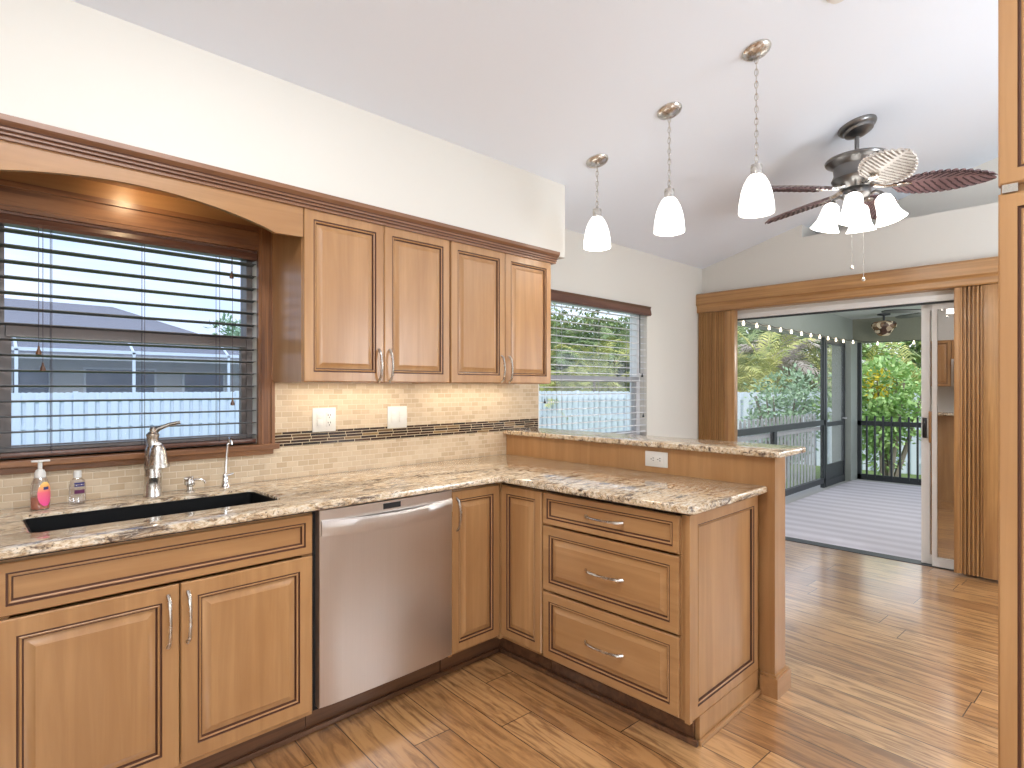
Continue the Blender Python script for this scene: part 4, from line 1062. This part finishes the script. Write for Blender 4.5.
MB().box(4.94, 5.06, 4.94, 5.06, GZ, 1.0).build('shaft', plain('grey_post', (.30, .29, .33), .6), t, 0)
MB().prism([(4.93, 1.0), (5.07, 1.0), (5.04, 1.05), (4.96, 1.05)], 1, 4.93, 5.07).build('cap', plain('grey_post_cap', (.42, .41, .45), .6), t, 0)

# neighbour's house
t = thing('neighbour_house', (1, 27, GZ), 'grey roofed neighbour house with white pool cage beyond the fence', 'house')
MB().box(-11, 8.2, 23, 33, GZ, 2.5).build('wall', housestucco, t, 0)
mb = MB(); x0, x1, y0, y1, ze, zr_ = -11.6, 8.8, 22.3, 33.7, 2.45, 4.95
v = [mb.bm.verts.new(p) for p in [(x0, y0, ze), (x1, y0, ze), (x1, y1, ze), (x0, y1, ze), (x0 + 5.7, 28, zr_), (x1 - 5.7, 28, zr_)]]
for q in ((0, 1, 5, 4), (1, 2, 5), (2, 3, 4, 5), (3, 0, 4), (0, 3, 2, 1)): mb.bm.faces.new([v[i] for i in q])
mb.build('roof', shingle, t, 0)
MB().box(x0, x1, y0 - .06, y0, ze - .12, ze + .06).build('gutter', alum_white, t, 0)
for a, b, z0_, z1_ in ((-.6, .5, .9, 2.0), (1.4, 3.7, .2, 2.1), (4.6, 6.2, .9, 2.0), (-4, -2.6, .9, 2.0)):
    wn = MB().box(a, b, 22.96, 23.0, z0_, z1_).build('window', alum_white, t, 0)
    MB().box(a + .08, b - .08, 22.94, 22.96, z0_ + .08, z1_ - .08).build('pane', darkglass, wn, 0)
cg = MB(); ycage = 18.5
for x in (-3.5, -.7, 2.1, 4.9, 7.7):
    cg.box(x - .04, x + .04, ycage - .04, ycage + .04, GZ, 2.45); cg.tube([(x, ycage, 2.45), (x, ycage + 1.6, 3.25), (x, 22.3, 3.25)], .04, 6)
cg.box(-3.5, 7.7, ycage - .04, ycage + .04, 2.40, 2.50).box(-3.5, 7.7, ycage + 1.56, ycage + 1.64, 3.2, 3.3).box(-3.5, 7.7, ycage - .03, ycage + .03, 1.0, 1.07)
c = cg.build('pool_cage', fencewhite, t, 0)
MB().quad([(-3.5, ycage, GZ), (7.7, ycage, GZ), (7.7, ycage, 2.45), (-3.5, ycage, 2.45)]).quad([(-3.5, ycage, 2.45), (7.7, ycage, 2.45), (7.7, ycage + 1.6, 3.25), (-3.5, ycage + 1.6, 3.25)]).build('screen', cagescreen, c, 0)

# ---------------------------------------------------------------- plants
def frond_mesh(mb, base, az, el, L, droop, rnd, nl=22, lw=.055, ll=.55, mi=0):
    pts = []; d = V((math.cos(az) * math.cos(el), math.sin(az) * math.cos(el), math.sin(el))); p_ = V(base)
    for i in range(13):
        pts.append(p_.copy()); p_ = p_ + d * (L / 12); d = (d + V((0, 0, -droop / 12 * (.4 + i / 8)))).normalized()
    mb.tube(pts, [.028 * (1 - i / 13) + .006 for i in range(13)], 4, mi, cap=False)
    for i in range(nl):
        t = .12 + .88 * i / nl; k = min(11, int(t * 12)); fr = t * 12 - k; q = pts[k].lerp(pts[k + 1], fr); dd = (pts[k + 1] - pts[k]).normalized()
        side = dd.cross(V((0, 0, 1))); side = side.normalized() if side.length > .05 else V((1, 0, 0))
        l_ = ll * (math.sin(math.pi * (t * .86 + .12)) ** .6) * rnd.uniform(.85, 1.1)
        for s_ in (-1, 1):
            e = (side * s_ * .85 + dd * .6 + V((0, 0, rnd.uniform(-.05, .25)))).normalized()
            m_ = q + e * l_ * .55; tip = q + e * l_ + V((0, 0, -.32 * l_))
            wv = dd * lw * .5
            a = [mb.bm.verts.new(x) for x in (q - wv * .6, q + wv * .6, m_ + wv, m_ - wv, tip)]
            mb.bm.faces.new([a[0], a[1], a[2], a[3]]).material_index = mi; mb.bm.faces.new([a[3], a[2], a[4]]).material_index = mi
def palm_proto(label, x, y, h, n, L, fm, seed, clump=False, ll=.55, group='palms beyond the fences'):
    rnd = random.Random(seed)
    t = thing('palm_tree', (x, y, GZ), label, 'tree', group)
    mb = MB()
    stems = [(0, 0, h)] if not clump else [(rnd.uniform(-.7, .7), rnd.uniform(-.7, .7), h * rnd.uniform(.35, 1)) for _ in range(6)]
    for sx_, sy_, sh in stems: mb.tube([(x + sx_ * .5, y + sy_ * .5, GZ), (x + sx_ * .8, y + sy_ * .8, GZ + sh * .5), (x + sx_, y + sy_, GZ + sh)], [.13, .10, .08] if not clump else [.07, .06, .05], 8)
    mb.build('trunk', bark, t)
    mb = MB()
    for sx_, sy_, sh in stems:
        m = n if not clump else n // 3
        for k in range(m):
            frond_mesh(mb, (x + sx_, y + sy_, GZ + sh), 2 * math.pi * k / m * 1.0 + rnd.uniform(-.3, .3), rnd.uniform(-.1, 1.25), L * rnd.uniform(.8, 1.1), rnd.uniform(1.1, 2.0), rnd, ll=ll)
    mb.build('foliage', fm, t, 0, None) if False else mb.build('foliage', fm, t, 0, False)
    return t
def copy_tree(root, loc, rz, s_, label, group=None):
    r_ = root.copy(); COL.objects.link(r_); r_.location = loc; r_.rotation_euler = (0, 0, rz); r_.scale = (s_,) * 3; r_['label'] = label
    if group: r_['group'] = group
    for ch in list(root.children):
        c = ch.copy(); COL.objects.link(c); c.parent = r_
    return r_
def leafy(name, label, cat, x, y, rx, rz_, zc, n, lm, seed, ls=.11, stems=5, group=None, mats2=None):
    rnd = random.Random(seed); t = thing(name, (x, y, GZ), label, cat, group)
    mb = MB()
    for k in range(stems):
        a = rnd.uniform(0, 6.28); r_ = rx * rnd.uniform(.2, .7)
        mb.tube([(x + .1 * math.cos(a), y + .1 * math.sin(a), GZ), (x + r_ * .5 * math.cos(a), y + r_ * .5 * math.sin(a), (GZ + zc) / 2), (x + r_ * math.cos(a), y + r_ * math.sin(a), zc + rz_ * .4)], [.05, .035, .012], 6)
    mb.build('stems', bark, t)
    mb = MB(); clumps = []
    for k in range(26):
        u = V((rnd.gauss(0, 1), rnd.gauss(0, 1), rnd.gauss(0, 1))).normalized() * rnd.uniform(.35, .95)
        clumps.append((V((x + u.x * rx, y + u.y * rx, zc + u.z * rz_)), rnd.uniform(.28, .5) * min(rx, rz_)))
    for i in range(n):
        c, r_ = clumps[rnd.randrange(26)]
        u = V((rnd.gauss(0, 1), rnd.gauss(0, 1), rnd.gauss(0, 1))); u = u.normalized() * r_ * rnd.uniform(.5, 1.1)
        p_ = c + u
        if p_.z < GZ + .05: continue
        d = (u.normalized() + V((rnd.uniform(-.8, .8), rnd.uniform(-.8, .8), rnd.uniform(-.6, .6)))).normalized(); sd = d.cross(V((rnd.uniform(-1, 1), rnd.uniform(-1, 1), 1))).normalized(); l_ = ls * rnd.uniform(.7, 1.3)
        a = [mb.bm.verts.new(q) for q in (p_, p_ + d * l_ * .5 + sd * l_ * .26, p_ + d * l_, p_ + d * l_ * .5 - sd * l_ * .26)]
        f_ = mb.bm.faces.new(a); f_.material_index = 1 if mats2 and mats2(p_, rnd) else 0
    mb.build('foliage', [lm, leaf_yel] if mats2 else lm, t, 0, False)
    return t
pa = palm_proto('yellow-green clumping palm nearest the fence at the left of the patio door view', 15.9, 5.0, 2.4, 18, 2.3, palm_y, 1, True)
pb = palm_proto('tall green palm with arching fronds behind the lanai fence', 20.6, 7.6, 3.2, 22, 2.5, palm_g, 2, False)
pc = palm_proto('palm with dry brown hanging fronds behind the lanai fence', 18.9, 5.2, 2.7, 18, 2.0, palm_d, 3, False)
PALMS = [(pa, (17.6, 6.4, GZ), 1.0, .95, 'yellow-green clumping palm farther back at the left edge of the patio door view'),
         (pa, (19.9, 3.6, GZ), 2.2, .95, 'yellow-green clumping palm behind the screen door'),
         (pa, (15.0, 12.6, GZ), 3.0, .95, 'yellow-green clumping palm at the left of the nook window'),
         (pb, (17.2, 14.6, GZ), 1.3, .95, 'tall green palm at the back left of the nook window'),
         (pa, (16.2, 11.0, GZ), 4.1, 1.0, 'yellow-green palm in the middle of the nook window'),
         (pb, (19.6, 12.8, GZ), .8, 1.0, 'tall green palm at the back of the nook window'),
         (pa, (17.6, 9.4, GZ), 2.6, 1.0, 'yellow-green palm at the right of the nook window'),
         (pb, (22.0, 3.2, GZ), 2.0, .9, 'green palm above the shrubs at the far end of the lanai'),
         (pa, (19.0, .9, GZ), 5.0, .95, 'yellow-green palm at the upper right of the lanai far opening')]
for src, loc, rz, s_, lab in PALMS: copy_tree(src, loc, rz, s_, lab)
yel = lambda p_, rnd: (p_ - V((10.55, .22, 1.38))).length < .30 and rnd.random() < .7
leafy('shrub', 'tall bright green shrub with yellow leaves outside the far railing', 'shrub', 11.0, .25, 1.0, 1.25, 1.0, 4600, bush_g, 5, .12, 7, 'shrubs by the lanai', yel)
leafy('shrub', 'blue-green shrub in front of the fence, behind the screen door', 'shrub', 10.9, 2.2, .85, 1.05, .75, 3400, bush_b, 6, .11, 7, 'shrubs by the lanai')
TL = [(27.5, 8.4, 3.2, 'dark tree behind the palms through the patio door'), (20.6, 17.2, 3.2, 'dark tree at the back left of the nook window'), (24.0, 14.2, 3.2, 'dark tree at the back right of the nook window'), (28.4, 1.6, 3.2, 'broad tree behind the shrub with yellow leaves')]
t0 = leafy('garden_tree', TL[0][3], 'tree', TL[0][0], TL[0][1], 3.6, 3.5, 2.7, 16000, tree_d, 9, .24, 5, 'trees beyond the fences')
for x, y, r_, lab in TL[1:]: copy_tree(t0, (x, y, GZ), x * 1.7 % 6.28, r_ / 3.2, lab)
leafy('garden_tree', 'distant round tree beside the grey roof through the sink window', 'tree', 11.2, 36, 2.6, 2.0, 3.4, 3600, bush_b, 11, .34, 4)
